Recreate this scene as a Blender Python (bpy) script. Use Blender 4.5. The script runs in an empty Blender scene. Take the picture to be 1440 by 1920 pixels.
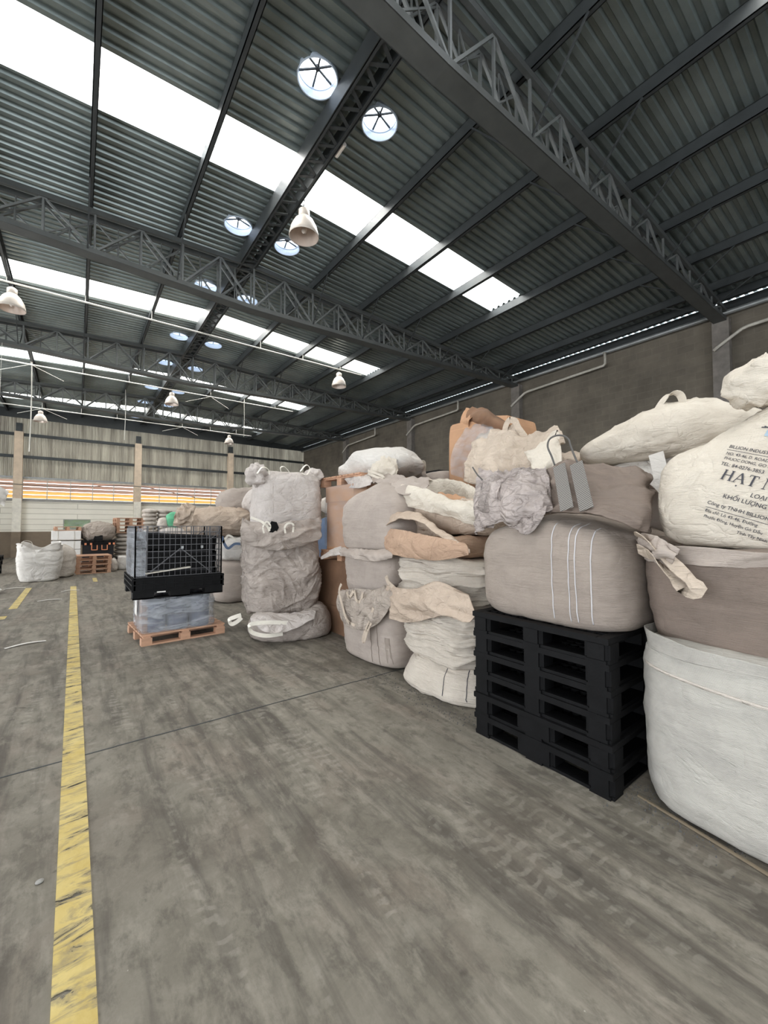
import bpy, bmesh, math, random
from mathutils import Vector, Matrix, noise, Euler
from mathutils.bvhtree import BVHTree
random.seed(7)
S = bpy.context.scene
PI = math.pi
H = 1.55                                   # eye height
# ------------------------------------------------------------------ camera, world, lights, exposure
FPX = 766.0
PITCH = math.atan(26/FPX); YAW = math.atan(575/FPX)
cd = bpy.data.cameras.new('camera'); cam = bpy.data.objects.new('camera', cd); S.collection.objects.link(cam)
cam.location = (0, 0, H); cam.rotation_euler = (PI/2+PITCH, 0, -YAW)
cd.sensor_fit = 'VERTICAL'; cd.sensor_height = 36; cd.lens = FPX/1920*36; cd.clip_start = .05; cd.clip_end = 300
S.camera = cam
S.view_settings.view_transform = 'Standard'; S.view_settings.look = 'None'
S.view_settings.gamma = 1; S.view_settings.use_curve_mapping = False
S.view_settings.exposure = 0.2
w = bpy.data.worlds.new('sky'); S.world = w; w.use_nodes = True
w.node_tree.nodes['Background'].inputs[0].default_value = (.86, .93, 1, 1)
w.node_tree.nodes['Background'].inputs[1].default_value = 3.4
def area(name, loc, rot, sx, sy, rad, col=(1, .965, .915)):
    l = bpy.data.lights.new(name, 'AREA'); l.shape = 'RECTANGLE'; l.size = sx; l.size_y = sy
    l.energy = rad*PI*sx*sy; l.color = col
    o = bpy.data.objects.new(name, l); S.collection.objects.link(o); o.location = loc; o.rotation_euler = rot
    return o
STRIPS = [-5.5, .5, 6.5, 12.5, 18.5, 24.5]
for y in STRIPS:                           # daylight above each skylight strip
    area('daylight', (3, y, 7.95) if y != .5 else (1.6, y, 7.95), (0, 0, 0), 11.5 if y != .5 else 8.7, .95, 11.5)
area('daylight', (-7.6, 0, 2.6), (0, -PI/2, 0), 4.6, 15, 1.35)          # open loading doors on the left
area('daylight', (1.5, -9.4, 2.6), (PI/2, 0, 0), 12, 4.6, .7)         # open doors behind the camera
area('daylight', (-7.6, 16, 2.6), (0, -PI/2, 0), 4.0, 10, 3.4)

# ------------------------------------------------------------------ helpers
def link(o): S.collection.objects.link(o); return o
def tag(o, label=None, cat=None, group=None, kind=None):
    if label: o['label'] = label
    if cat: o['category'] = cat
    if group: o['group'] = group
    if kind: o['kind'] = kind
    return o
def thing(name, loc, label, cat, group=None, rz=0):
    o = link(bpy.data.objects.new(name, None)); o.location = loc; o.rotation_euler = (0, 0, rz); o.empty_display_size = .1
    return tag(o, label, cat, group)
def obj(name, bm, mat, parent=None, smooth=False, loc=None, keepw=False):
    """bm in world coordinates when keepw, else local to parent"""
    me = bpy.data.meshes.new(name); 
    o = bpy.data.objects.new(name, me)
    if keepw:
        base = parent.location if parent else (loc or Vector((0, 0, 0)))
        bmesh.ops.translate(bm, vec=-Vector(base), verts=bm.verts)
        if not parent: o.location = base
    elif loc is not None: o.location = loc
    bmesh.ops.recalc_face_normals(bm, faces=bm.faces) if not smooth else None
    bm.to_mesh(me); bm.free(); me.materials.append(mat)
    if smooth:
        for p in me.polygons: p.use_smooth = True
    link(o)
    if parent: o.parent = parent
    return o
def dup(o, loc=None, label=None, group=None, rz=None):
    c = link(o.copy())
    if loc is not None: c.location = loc
    if rz is not None: c.rotation_euler = (0, 0, rz)
    if label: c['label'] = label
    if group: c['group'] = group
    for a in list(o.children):
        b = link(a.copy()); b.parent = c
        for g in list(a.children):
            q = link(g.copy()); q.parent = b
    return c
def B(): return bmesh.new()
def box(bm, x0, x1, y0, y1, z0, z1, M=None):
    vs = [bm.verts.new(v) for v in ((x0,y0,z0),(x1,y0,z0),(x1,y1,z0),(x0,y1,z0),(x0,y0,z1),(x1,y0,z1),(x1,y1,z1),(x0,y1,z1))]
    if M:
        for v in vs: v.co = M @ v.co
    for f in ((3,2,1,0),(4,5,6,7),(0,1,5,4),(1,2,6,5),(2,3,7,6),(3,0,4,7)): bm.faces.new([vs[i] for i in f])
    return bm
def bar(bm, a, b, w, h=None):
    a = Vector(a); b = Vector(b); d = b-a; L = d.length
    if L < 1e-6: return
    q = d.to_track_quat('X', 'Z').to_matrix().to_4x4(); M = Matrix.Translation(a) @ q; h = h or w
    return box(bm, 0, L, -w/2, w/2, -h/2, h/2, M)
def tube(bm, pts, r, n=8, closed=False):
    pts = [Vector(p) for p in pts]; rings = []
    N = len(pts)
    for i, p in enumerate(pts):
        if closed: t = pts[(i+1) % N]-pts[i-1]
        else: t = pts[min(i+1, N-1)]-pts[max(i-1, 0)]
        q = t.to_track_quat('Z', 'Y').to_matrix()
        rr = r[i] if isinstance(r, (list, tuple)) else r
        rings.append([bm.verts.new(p+q@Vector((rr*math.cos(2*PI*k/n), rr*math.sin(2*PI*k/n), 0))) for k in range(n)])
    for i in range(N if closed else N-1):
        A, C = rings[i], rings[(i+1) % N]
        for k in range(n):
            bm.faces.new((A[k], A[(k+1) % n], C[(k+1) % n], C[k]))
    if not closed:
        bm.faces.new(rings[0][::-1]); bm.faces.new(rings[-1])
    return bm
def lathe(bm, prof, n=32, c=(0, 0, 0), cap=False):
    rings = []
    for r, z in prof:
        rings.append([bm.verts.new((c[0]+r*math.cos(2*PI*k/n), c[1]+r*math.sin(2*PI*k/n), c[2]+z)) for k in range(n)])
    for a, b in zip(rings, rings[1:]):
        for k in range(n): bm.faces.new((a[k], a[(k+1) % n], b[(k+1) % n], b[k]))
    if cap: bm.faces.new(rings[0][::-1]); bm.faces.new(rings[-1])
    return bm
def crom(P, u):
    n = len(P)-1; u = min(max(u, 0), 1)*n; i = min(int(u), n-1); t = u-i
    a, b, c, d = P[max(i-1, 0)], P[i], P[i+1], P[min(i+2, n)]
    return .5*((2*b)+(c-a)*t+(2*a-5*b+4*c-d)*t*t+(3*b-a-3*c+d)*t*t*t)
def px(x, y, X=None, Y=None):             # a sight line of the photograph met with the plane X or Y
    u = (x-720)/FPX; v = (960-y)/FPX
    fw = math.cos(PITCH)-v*math.sin(PITCH); up = v*math.cos(PITCH)+math.sin(PITCH)
    d = Vector((math.sin(YAW)*fw+math.cos(YAW)*u, math.cos(YAW)*fw-math.sin(YAW)*u, up))
    t = X/d.x if X is not None else Y/d.y
    return Vector((0, 0, H))+d*t
# wrinkles: layers (kind, amplitude, (fx,fy,fz))
def wr(p, layers, seed):
    s = 0
    for k, a, f in layers:
        q = Vector((p.x*f[0]+seed*3.7, p.y*f[1]+seed*1.3, p.z*f[2]+seed*5.1))
        n = noise.noise(q)
        if k == 'd': n = 1-2.8*abs(noise.noise(Vector(((p.x+p.y)*f[0]+seed, (p.z+.9*(p.x-p.y))*f[1], (p.z-.6*(p.x-p.y))*f[2]))))
        if k in 'ef':
            sg = 1 if k == 'e' else -1; u = p.x-p.y; wv = .35*noise.noise(Vector((p.x*2+seed, p.y*2, p.z*2)))
            q3 = Vector(((p.x+p.y)*f[0]+seed*2.1, (p.z+sg*.75*u+wv)*f[1]+seed, (p.z-sg*.5*u)*f[2])); n = math.exp(-abs(noise.noise(q3))*8)-.35
        if k == 'h': n = math.exp(-abs(noise.noise(Vector((p.x*f[0]+seed, p.y*f[1]+seed, (p.z+.10*noise.noise(Vector((p.x*2.5, p.y*2.5, seed))))*f[2]))))*7)-.4
        if k == 'r': n = 1-2.6*abs(n)             # sharp ridges
        elif k == 'v': n = 2.6*abs(n)-1           # sharp valleys
        elif k == 'w':                            # warped crumple
            q2 = q+noise.noise_vector(q*.7)*1.3; n = 1-2.4*abs(noise.noise(q2))
        s += a*n
    return s
TAUT = [('n', .02, (1.6,1.6,1.6)), ('n', .008, (5,5,3)), ('r', .006, (2.5,2.5,14))]
SOFT = [('n', .045, (1.5,1.5,1.8)), ('e', .020, (1.0,3.2,.9)), ('f', .018, (1.0,3.6,1)), ('r', .008, (3,3,8))]
HFOLD = [('n', .03, (1.5,1.5,1.6)), ('h', .050, (.8,.8,8)), ('h', .026, (1.3,1.3,17)), ('e', .012, (1,4,1)), ('f', .010, (1,4,1))]
CRUMP = [('n', .035, (1.4,1.4,1.4)), ('e', .034, (1.0,3.0,.8)), ('f', .030, (1.0,3.4,.9)), ('e', .012, (2.2,8,2)), ('f', .012, (2.2,7,2)), ('r', .006, (5,5,11))]
FULL = [(0, .0), (0, .72), (.03, .88), (.12, .97), (.35, 1.0), (.65, 1.0), (.86, .96), (.96, .84), (1.0, .6), (1.02, .3), (1.0, 0)]
PEAK = [(0, .0), (0, .74), (.03, .9), (.12, .97), (.4, 1.0), (.7, .98), (.82, .92), (.9, .72), (.96, .42), (1.0, .15), (1.0, 0)]
PILLOW = [(0, 0), (0, .5), (.06, .78), (.25, .96), (.5, 1.0), (.72, .95), (.9, .75), (1, .4), (1.02, 0)]
def body(w, d, h, prof=FULL, n=4.2, res=(96, 56), seed=1, layers=TAUT, warp=None, rot=0, flat=True):
    """closed filled sack, base centre at the origin; local coordinates"""
    bm = B(); NU, NV = res
    pr = [Vector((a, b, 0)) for a, b in prof]
    L = [0]
    for a, b in zip(pr, pr[1:]): L.append(L[-1]+math.hypot((b.x-a.x)*h, (b.y-a.y)*min(w, d)/2))
    rows = []
    for i in range(NV+1):
        s = L[-1]*i/NV; k = 0
        while k < len(L)-2 and L[k+1] < s: k += 1
        t = (s-L[k])/max(L[k+1]-L[k], 1e-6)
        q = pr[k].lerp(pr[k+1], t); rows.append([q.x, q.y])
    for _ in range(2):
        rows = [rows[0]]+[[(rows[i-1][j]+2*rows[i][j]+rows[i+1][j])/4 for j in (0, 1)] for i in range(1, NV)]+[rows[-1]]
    grid = []
    for zf, sc in rows:
        if sc < .004: sc = .004
        ring = []
        for k in range(NU):
            a = 2*PI*k/NU; c, s = math.cos(a), math.sin(a)
            e = n if sc > .5 else 2+(n-2)*sc*2
            r = (abs(c)**e+abs(s)**e)**(-1/e)
            p = Vector((r*c*w/2*sc, r*s*d/2*sc, zf*h))
            if warp: p = warp(p)
            ring.append(bm.verts.new(p))
        grid.append(ring)
    for a, b in zip(grid, grid[1:]):
        for k in range(NU): bm.faces.new((a[k], a[(k+1) % NU], b[(k+1) % NU], b[k]))
    bm.faces.new(grid[0][::-1]); bm.faces.new(grid[-1])
    bm.normal_update()
    mv = [(v, v.normal*wr(v.co, layers, seed)) for v in bm.verts]
    for v, m in mv: v.co += m
    if flat:
        zmin = 0
        for v in bm.verts:
            if v.co.z < zmin: v.co.z = zmin
    if rot: bmesh.ops.rotate(bm, verts=bm.verts, cent=(0, 0, 0), matrix=Matrix.Rotation(rot, 3, 'Z'))
    return bm
def thicken(bm, t):
    bm.normal_update(); vs = list(bm.verts); fs = list(bm.faces); es = [(e.verts[0], e.verts[1], e.link_faces[0]) for e in bm.edges if len(e.link_faces) == 1]
    m = {v: bm.verts.new(v.co-v.normal*t) for v in vs}
    for f in fs: bm.faces.new([m[v] for v in reversed(f.verts)])
    for a, b, f in es:
        L = list(f.verts); i = L.index(a); fwd = L[(i+1) % len(L)] == b
        try: bm.faces.new((b, a, m[a], m[b]) if fwd else (a, b, m[b], m[a]))
        except Exception: pass
    return bm
def cloth(rows, res=(30, 30), seed=1, layers=SOFT, t=.006):
    """sheet through a grid of control points (world)"""
    bm = B(); nu, nv = res; G = []
    for i in range(nv+1):
        line = [crom([r[j] for r in rows], i/nv) for j in range(len(rows[0]))] if all(len(r) == len(rows[0]) for r in rows) else None
        G.append([bm.verts.new(crom(line, j/nu)) for j in range(nu+1)])
    for a, b in zip(G, G[1:]):
        for k in range(nu): bm.faces.new((a[k], a[k+1], b[k+1], b[k]))
    bm.normal_update()
    mv = [(v, v.normal*wr(v.co, layers, seed)) for v in bm.verts]
    for v, m in mv: v.co += m
    return thicken(bm, t)
def collar(w, d, z0, ctl, n=3.5, res=(120, 22), seed=1, layers=SOFT, folds=(9, .02), t=.006, inset=.96):
    """open sleeve of a sack. ctl: list of (angle deg, height, flare out) ; +X is 0, +Y is 90"""
    ctl = sorted(ctl); NU, NV = res
    def ev(a):
        a %= 360; L = ctl[-1:]+ctl+ctl[:1]
        for i in range(len(L)-1):
            a0, a1 = L[i][0]-(360 if i == 0 else 0), L[i+1][0]+(360 if i == len(L)-2 else 0)
            if a0 <= a <= a1:
                u = (a-a0)/max(a1-a0, 1e-6); u = u*u*(3-2*u)
                return [L[i][j]*(1-u)+L[i+1][j]*u for j in (1, 2)]
        return ctl[0][1:]
    bm = B(); G = []
    for i in range(NV+1):
        v = i/NV; ring = []
        for k in range(NU):
            a = 2*PI*k/NU; c, s = math.cos(a), math.sin(a); r = (abs(c)**n+abs(s)**n)**(-1/n)
            hh, fl = ev(math.degrees(a))
            f = 1+fl*(v**1.2)+folds[1]/(w/2)*math.sin(folds[0]*a+seed+2*noise.noise(Vector((c*2, s*2, seed))))*v
            z = z0+hh*(v if fl < .16 else math.sin(v*PI*.62)/math.sin(PI*.62) if hh > 0 else v)
            ring.append(bm.verts.new((r*c*w/2*inset*f, r*s*d/2*inset*f, z)))
        G.append(ring)
    for a, b in zip(G, G[1:]):
        for k in range(NU): bm.faces.new((a[k], a[(k+1) % NU], b[(k+1) % NU], b[k]))
    bm.normal_update()
    mv = [(v, v.normal*wr(v.co, layers, seed)) for v in bm.verts]
    for v, m in mv: v.co += m
    return thicken(bm, t)
def ribbon(bm, pts, wd, th=.004, side=(0, 1, 0), n=26, twist=0):
    pts = [Vector(p) for p in pts]; side = Vector(side); R = []
    for i in range(n+1):
        u = i/n; p = crom(pts, u); t = (crom(pts, min(u+.01, 1))-crom(pts, max(u-.01, 0))).normalized()
        s = (side-t*side.dot(t))
        s = s.normalized() if s.length > 1e-4 else Vector((1, 0, 0))
        if twist: s = Matrix.Rotation(twist*u, 3, t) @ s
        m = t.cross(s)
        R.append([p+s*a*wd/2+m*b*th/2 for a, b in ((-1,-1),(1,-1),(1,1),(-1,1))])
    for k in range(4):
        V = [(bm.verts.new(r[k]), bm.verts.new(r[(k+1) % 4])) for r in R]
        for a, b in zip(V, V[1:]): bm.faces.new((a[0], a[1], b[1], b[0]))
    bm.faces.new([bm.verts.new(q) for q in R[0][::-1]]); bm.faces.new([bm.verts.new(q) for q in R[-1]]); return bm

# ------------------------------------------------------------------ materials
class NT:
    def __init__(s, name):
        s.m = bpy.data.materials.new(name); s.m.use_nodes = True; s.t = s.m.node_tree; s.b = s.t.nodes['Principled BSDF']
        s.out = s.t.nodes['Material Output']
    def n(s, typ, **k):
        x = s.t.nodes.new(typ)
        for a, b in k.items():
            if a.startswith('i_'): x.inputs[int(a[2:])].default_value = b
            else: setattr(x, a, b)
        return x
    def l(s, a, b): s.t.links.new(a, b)
    def coord(s, scale=(1, 1, 1), rnd=True, rot=(0, 0, 0)):
        tc = s.n('ShaderNodeTexCoord'); mp = s.n('ShaderNodeMapping'); mp.inputs['Scale'].default_value = scale; mp.inputs['Rotation'].default_value = rot
        if rnd:
            oi = s.n('ShaderNodeObjectInfo'); ad = s.n('ShaderNodeVectorMath', operation='ADD')
            ml = s.n('ShaderNodeVectorMath', operation='SCALE'); s.l(oi.outputs['Random'], ml.inputs['Scale']); ml.inputs[0].default_value = (17, 23, 31)
            s.l(tc.outputs['Object'], ad.inputs[0]); s.l(ml.outputs[0], ad.inputs[1]); s.l(ad.outputs[0], mp.inputs[0])
        else: s.l(tc.outputs['Object'], mp.inputs[0])
        return mp.outputs[0]
    def noise(s, co, sc, det=4, rough=.55, dist=0):
        x = s.n('ShaderNodeTexNoise'); x.inputs['Scale'].default_value = sc; x.inputs['Detail'].default_value = det
        x.inputs['Roughness'].default_value = rough; x.inputs['Distortion'].default_value = dist; s.l(co, x.inputs['Vector']); return x.outputs[0]
    def ramp(s, f, a, b, c0=(0,0,0,1), c1=(1,1,1,1)):
        x = s.n('ShaderNodeValToRGB'); e = x.color_ramp.elements; e[0].position = a; e[1].position = b; e[0].color = c0; e[1].color = c1; s.l(f, x.inputs[0]); return x.outputs[0]
    def mix(s, f, a, b, mode='MIX'):
        x = s.n('ShaderNodeMix', data_type='RGBA', blend_type=mode)
        for i, v in ((0, f), (6, a), (7, b)):
            if hasattr(v, 'default_value') or hasattr(v, 'is_linked'): s.l(v, x.inputs[i])
            else: x.inputs[i].default_value = v if i == 0 else tuple(v)+(1,)*(4-len(v))
        return x.outputs[2]
    def bump(s, h, st, dist=.01):
        x = s.n('ShaderNodeBump'); x.inputs['Strength'].default_value = st; x.inputs['Distance'].default_value = dist; s.l(h, x.inputs['Height'])
        s.l(x.outputs[0], s.b.inputs['Normal']); return x
    def math(s, op, a, b):
        x = s.n('ShaderNodeMath', operation=op)
        for i, v in enumerate((a, b)):
            if hasattr(v, 'is_linked'): s.l(v, x.inputs[i])
            else: x.inputs[i].default_value = v
        return x.outputs[0]
def plain(name, col, rough=.6, metal=0, var=.12, sc=6, bump=0, spec=.4):
    t = NT(name); t.b.inputs['Specular IOR Level'].default_value = spec; co = t.coord(); n = t.noise(co, sc, 5, .6)
    r = t.ramp(n, .3, .7)
    t.l(t.mix(r, [c*(1-var) for c in col], [min(1, c*(1+var)) for c in col]), t.b.inputs['Base Color'])
    t.b.inputs['Roughness'].default_value = rough; t.b.inputs['Metallic'].default_value = metal
    if bump: t.bump(t.noise(co, sc*6, 4), bump)
    return t.m
def fabric(name, col, dirt=(.10, .09, .08), amt=.35, rough=.75, weave=1.0, hline=0.0, crease=.5):
    t = NT(name); co = t.coord()
    big = t.ramp(t.noise(co, 1.7, 4, .6, .4), .42, .72)
    streak = t.ramp(t.noise(t.coord((1.2, 1.2, 5)), 2.2, 5, .65, .8), .5, .8)
    blot = t.ramp(t.noise(co, 5.5, 7, .7, 1.0), .48, .72)
    fine = t.noise(co, 60, 3, .6)
    c = t.mix(t.math('MULTIPLY', big, amt), col, dirt)
    c = t.mix(t.math('MULTIPLY', streak, amt*.8), c, dirt)
    c = t.mix(t.math('MULTIPLY', blot, amt*.6), c, dirt)
    c = t.mix(.25, c, t.mix(fine, (.72,.72,.72), (1,1,1)), 'MULTIPLY')
    t.l(c, t.b.inputs['Base Color']); t.b.inputs['Roughness'].default_value = rough; t.b.inputs['Specular IOR Level'].default_value = .25
    wv = t.n('ShaderNodeTexWave', wave_type='BANDS', bands_direction='Z'); wv.inputs['Scale'].default_value = 55; wv.inputs['Distortion'].default_value = 1.2; wv.inputs['Detail'].default_value = 2
    t.l(co, wv.inputs['Vector'])
    hl = t.noise(t.coord((3, 3, 45)), 1.6, 4, .7)
    def ridge(cc, sc, dist, det=2):
        n = t.noise(cc, sc, det, .5, dist); a = t.math('ABSOLUTE', t.math('SUBTRACT', n, .5), 0); return t.math('POWER', t.math('MULTIPLY', a, 4), .6)
    c1 = ridge(co, 2.6, 1.6); c2 = ridge(t.coord((1, 1, 2.2)), 5.5, 1.2, 3); c3 = t.noise(co, 14, 5, .6, 1.0)
    h1 = t.math('ADD', t.math('MULTIPLY', c1, crease), t.math('ADD', t.math('MULTIPLY', c2, crease*.5), t.math('MULTIPLY', c3, .22*crease+.06)))
    h2 = t.math('ADD', t.math('MULTIPLY', wv.outputs['Fac'], .035*weave), t.math('MULTIPLY', hl, .14+hline*.4))
    t.bump(t.math('ADD', h1, h2), .8, .035)
    return t.m
def steel(name, col, rough=.45, metal=.3): return plain(name, col, rough, metal, .15, 3)
M = {}
M['white'] = fabric('white_woven', (0.640, 0.579, 0.517), (.24, .21, .185), amt=.30, crease=.5)
M['white_pleat'] = fabric('pleated_white_woven', (.74, .665, .58), (.34, .28, .22), amt=.28, crease=.18, hline=2.6)
M['white_big'] = fabric('large_white_woven', (.52, .495, .45), (.20, .19, .18), amt=.32, crease=.22)
M['cream'] = fabric('cream_woven', (0.620, 0.521, 0.427), (.28, .22, .17), amt=.35, crease=.6)
M['cream_light'] = fabric('cream_light_woven', (0.680, 0.618, 0.530), (.40, .33, .26), amt=.30, crease=.38)
M['white_clean'] = fabric('white_clean_woven', (0.700, 0.666, 0.625), amt=.10, crease=.45)
M['taupe'] = fabric('taupe_woven', (0.360, 0.304, 0.261), (.16, .13, .115), amt=.35, hline=.3, crease=.12)
M['taupe_dark'] = fabric('dark_taupe_woven', (0.245, 0.193, 0.161), (.13, .105, .09), amt=.4, hline=.3, crease=.15)
M['taupe_light'] = fabric('light_taupe_woven', (0.450, 0.386, 0.341), (.24, .20, .175), amt=.35, hline=.3, crease=.12)
M['taupe_crumple'] = fabric('crumpled_taupe_woven', (0.450, 0.386, 0.331), (.24, .20, .175), amt=.4, crease=1.0)
M['grey_dirty'] = fabric('dirty_grey_woven', (0.450, 0.391, 0.350), (.17, .14, .12), amt=.5, crease=.6)
M['offwhite'] = fabric('offwhite_woven', (0.600, 0.545, 0.512), (.33, .28, .24), amt=.35, crease=.5)
M['tan'] = fabric('tan_woven', (0.480, 0.328, 0.232), (.30, .19, .13), amt=.4, crease=.5)
M['tan_light'] = fabric('light_tan_woven', (0.560, 0.454, 0.365), (.34, .25, .19), amt=.4, crease=.55)
M['silver'] = fabric('silver_film', (0.480, 0.415, 0.389), (.13, .11, .10), amt=.55, rough=.3, weave=0, crease=1.2)
M['blue_cloth'] = plain('blue_cloth', (.12, .17, .27), .8)
M['strap_white'] = plain('white_webbing', (.78, .74, .66), .8, bump=.3)
M['strap_dark'] = plain('dark_webbing', (.10, .095, .09), .8, bump=.4)
M['strap_grey'] = (lambda t: (t.l(t.mix(t.ramp((lambda w: (setattr(w.inputs['Scale'], 'default_value', 26), setattr(w.inputs['Distortion'], 'default_value', 1.5), t.l(t.coord((1, 1, 1), rot=(.6, 0, 0)), w.inputs['Vector']), w.outputs['Fac'])[-1])(t.n('ShaderNodeTexWave', wave_type='BANDS', bands_direction='Z')), .4, .6), (.07, .065, .06), (.26, .24, .22)), t.b.inputs['Base Color']), t.m)[-1])(NT('zigzag_webbing'))
M['stripe'] = plain('pale_stripe', (.52, .50, .51), .7)
M['ink'] = plain('black_ink', (.05, .05, .06), .7, var=.3, sc=40)
M['ink_blue'] = plain('blue_ink', (.35, .45, .55), .7)
M['black_plastic'] = plain('black_plastic', (.0045, .0045, .005), .6, var=.35, sc=12, bump=.1, spec=.16)
M['grey_plastic'] = plain('dark_grey_plastic', (.02, .02, .022), .6, spec=.2)
M['drum_blue'] = plain('blue_drum', (.085, .095, .135), .4)
M['lid_dark'] = plain('dark_lid', (.03, .03, .045), .4)
M['green'] = plain('green_sack', (.12, .42, .24), .7)
M['paper'] = plain('paper', (.75, .73, .70), .8, var=.04)
M['steel_dark'] = steel('dark_steel', (.055, .060, .062))
M['steel_truss'] = steel('truss_steel', (.16, .168, .165), .5, .2)
M['steel_chord'] = steel('chord_steel', (.085, .09, .088), .5, .2)
M['galv'] = steel('galvanised_steel', (.32, .33, .33), .4, .5)
M['wire'] = steel('cage_wire', (.10, .10, .105), .45, .6)
M['conduit'] = plain('conduit_paint', (.72, .70, .64), .5)
M['lamp_shell'] = plain('lamp_shell', (.66, .59, .52), .35, var=.08)
M['lamp_in'] = plain('lamp_inside', (.62, .52, .45), .3, .3, var=.1)
M['paint_white'] = plain('white_paint', (.74, .70, .61), .8)
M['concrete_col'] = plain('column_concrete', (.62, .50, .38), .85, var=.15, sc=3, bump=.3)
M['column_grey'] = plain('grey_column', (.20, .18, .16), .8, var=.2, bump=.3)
M['pvc'] = plain('pvc_pipe', (.52, .49, .43), .5, var=.2)
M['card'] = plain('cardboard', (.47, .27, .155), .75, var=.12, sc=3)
M['card_brown_shade'] = plain('brown_shade_cardboard', (.19, .105, .062), .8, var=.25, sc=3)  # brown cardboard, darkened for the shade on the low carton
M['orange_strap'] = plain('orange_paint', (.75, .28, .14), .6)
M['rubble'] = plain('grit', (.08, .08, .08), .8)
M['chip'] = plain('white_chip', (.75, .72, .66), .6)
def wood(name, col):
    t = NT(name); n = t.noise(t.coord((2, 14, 14)), 3, 5, .6)
    t.l(t.mix(t.ramp(n, .3, .7), [c*.68 for c in col], col), t.b.inputs['Base Color']); t.b.inputs['Roughness'].default_value = .8
    t.bump(n, .3); return t.m
M['wood'] = wood('pallet_wood', (.58, .34, .22)); M['wood_pale'] = wood('pale_pallet_wood', (.62, .46, .32))
M['lath'] = plain('old_lath', (.20, .16, .11), .9)
def film(name, alpha, col=(.62, .65, .70)):
    t = NT(name); co = t.coord((1.2, 1.2, 5), rot=(.5, .3, 0)); n = t.noise(co, 2.6, 5, .6, .8)
    t.b.inputs['Base Color'].default_value = col+(1,); t.b.inputs['Roughness'].default_value = .16; t.b.inputs['Specular IOR Level'].default_value = .8
    tr = t.n('ShaderNodeBsdfTransparent'); mx = t.n('ShaderNodeMixShader')
    a = t.n('ShaderNodeMapRange'); a.inputs[1].default_value = .3; a.inputs[2].default_value = .75; a.inputs[3].default_value = alpha*.45; a.inputs[4].default_value = min(1, alpha*2.1)  # streaked film opacity; the denser streaks also stand for bright highlights
    t.l(n, a.inputs[0]); t.l(a.outputs[0], mx.inputs[0]); t.l(tr.outputs[0], mx.inputs[1]); t.l(t.b.outputs[0], mx.inputs[2]); t.l(mx.outputs[0], t.out.inputs[0])
    t.bump(t.noise(co, 5, 5, .6, 1.2), .8, .03); return t.m
M['film'] = film('stretch_film', .30); M['film_thin'] = film('thin_film', .15)
def skylight_mat():
    t = NT('skylight_panel'); tr = t.n('ShaderNodeBsdfTransparent'); tr.inputs[0].default_value = (.93, .93, .92, 1)
    co = t.coord(rnd=False); sp = t.ramp(t.noise(co, 9, 3, .7), .73, .76)
    tl = t.n('ShaderNodeBsdfTranslucent'); tl.inputs[0].default_value = (.8, .78, .72, 1); mx = t.n('ShaderNodeMixShader')
    t.l(t.math('ADD', t.math('MULTIPLY', sp, .6), .25), mx.inputs[0]); t.l(tr.outputs[0], mx.inputs[1]); t.l(tl.outputs[0], mx.inputs[2]); t.l(mx.outputs[0], t.out.inputs[0]); return t.m
M['skylight'] = skylight_mat()
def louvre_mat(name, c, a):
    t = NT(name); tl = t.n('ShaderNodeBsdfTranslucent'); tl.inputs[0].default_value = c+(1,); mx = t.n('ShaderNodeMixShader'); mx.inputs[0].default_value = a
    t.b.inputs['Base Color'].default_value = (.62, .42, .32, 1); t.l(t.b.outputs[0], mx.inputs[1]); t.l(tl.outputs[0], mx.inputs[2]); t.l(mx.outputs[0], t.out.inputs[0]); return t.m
M['louvre'] = louvre_mat('pink_louvre', (.70, .56, .48), .42); M['louvre_sunlit'] = louvre_mat('sunlit_louvre', (.98, .74, .36), .6)  # second one is the same louvre with sunlight put into its colour
def sheeting():
    t = NT('wall_sheeting'); n = t.noise(t.coord((1.3, 1, .12), rnd=False), 3, 5, .6)
    c = t.ramp(n, .35, .7, (.22, .195, .155, 1), (.47, .43, .345, 1)); t.l(c, t.b.inputs['Base Color']); t.b.inputs['Roughness'].default_value = .7
    tl = t.n('ShaderNodeBsdfTranslucent'); t.l(c, tl.inputs[0]); mx = t.n('ShaderNodeMixShader'); mx.inputs[0].default_value = .14
    t.l(t.b.outputs[0], mx.inputs[1]); t.l(tl.outputs[0], mx.inputs[2]); t.l(mx.outputs[0], t.out.inputs[0]); return t.m
M['sheeting'] = sheeting()
def roof_mat():
    t = NT('roof_sheet'); co = t.coord(rnd=False); n = t.noise(co, 1.3, 5, .6)
    t.l(t.ramp(n, .3, .7, (.21, .245, .24, 1), (.33, .375, .365, 1)), t.b.inputs['Base Color']); t.b.inputs['Metallic'].default_value = .7; t.b.inputs['Roughness'].default_value = .36
    t.bump(t.noise(co, 14, 4), .12); return t.m
M['roof'] = roof_mat()
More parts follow.
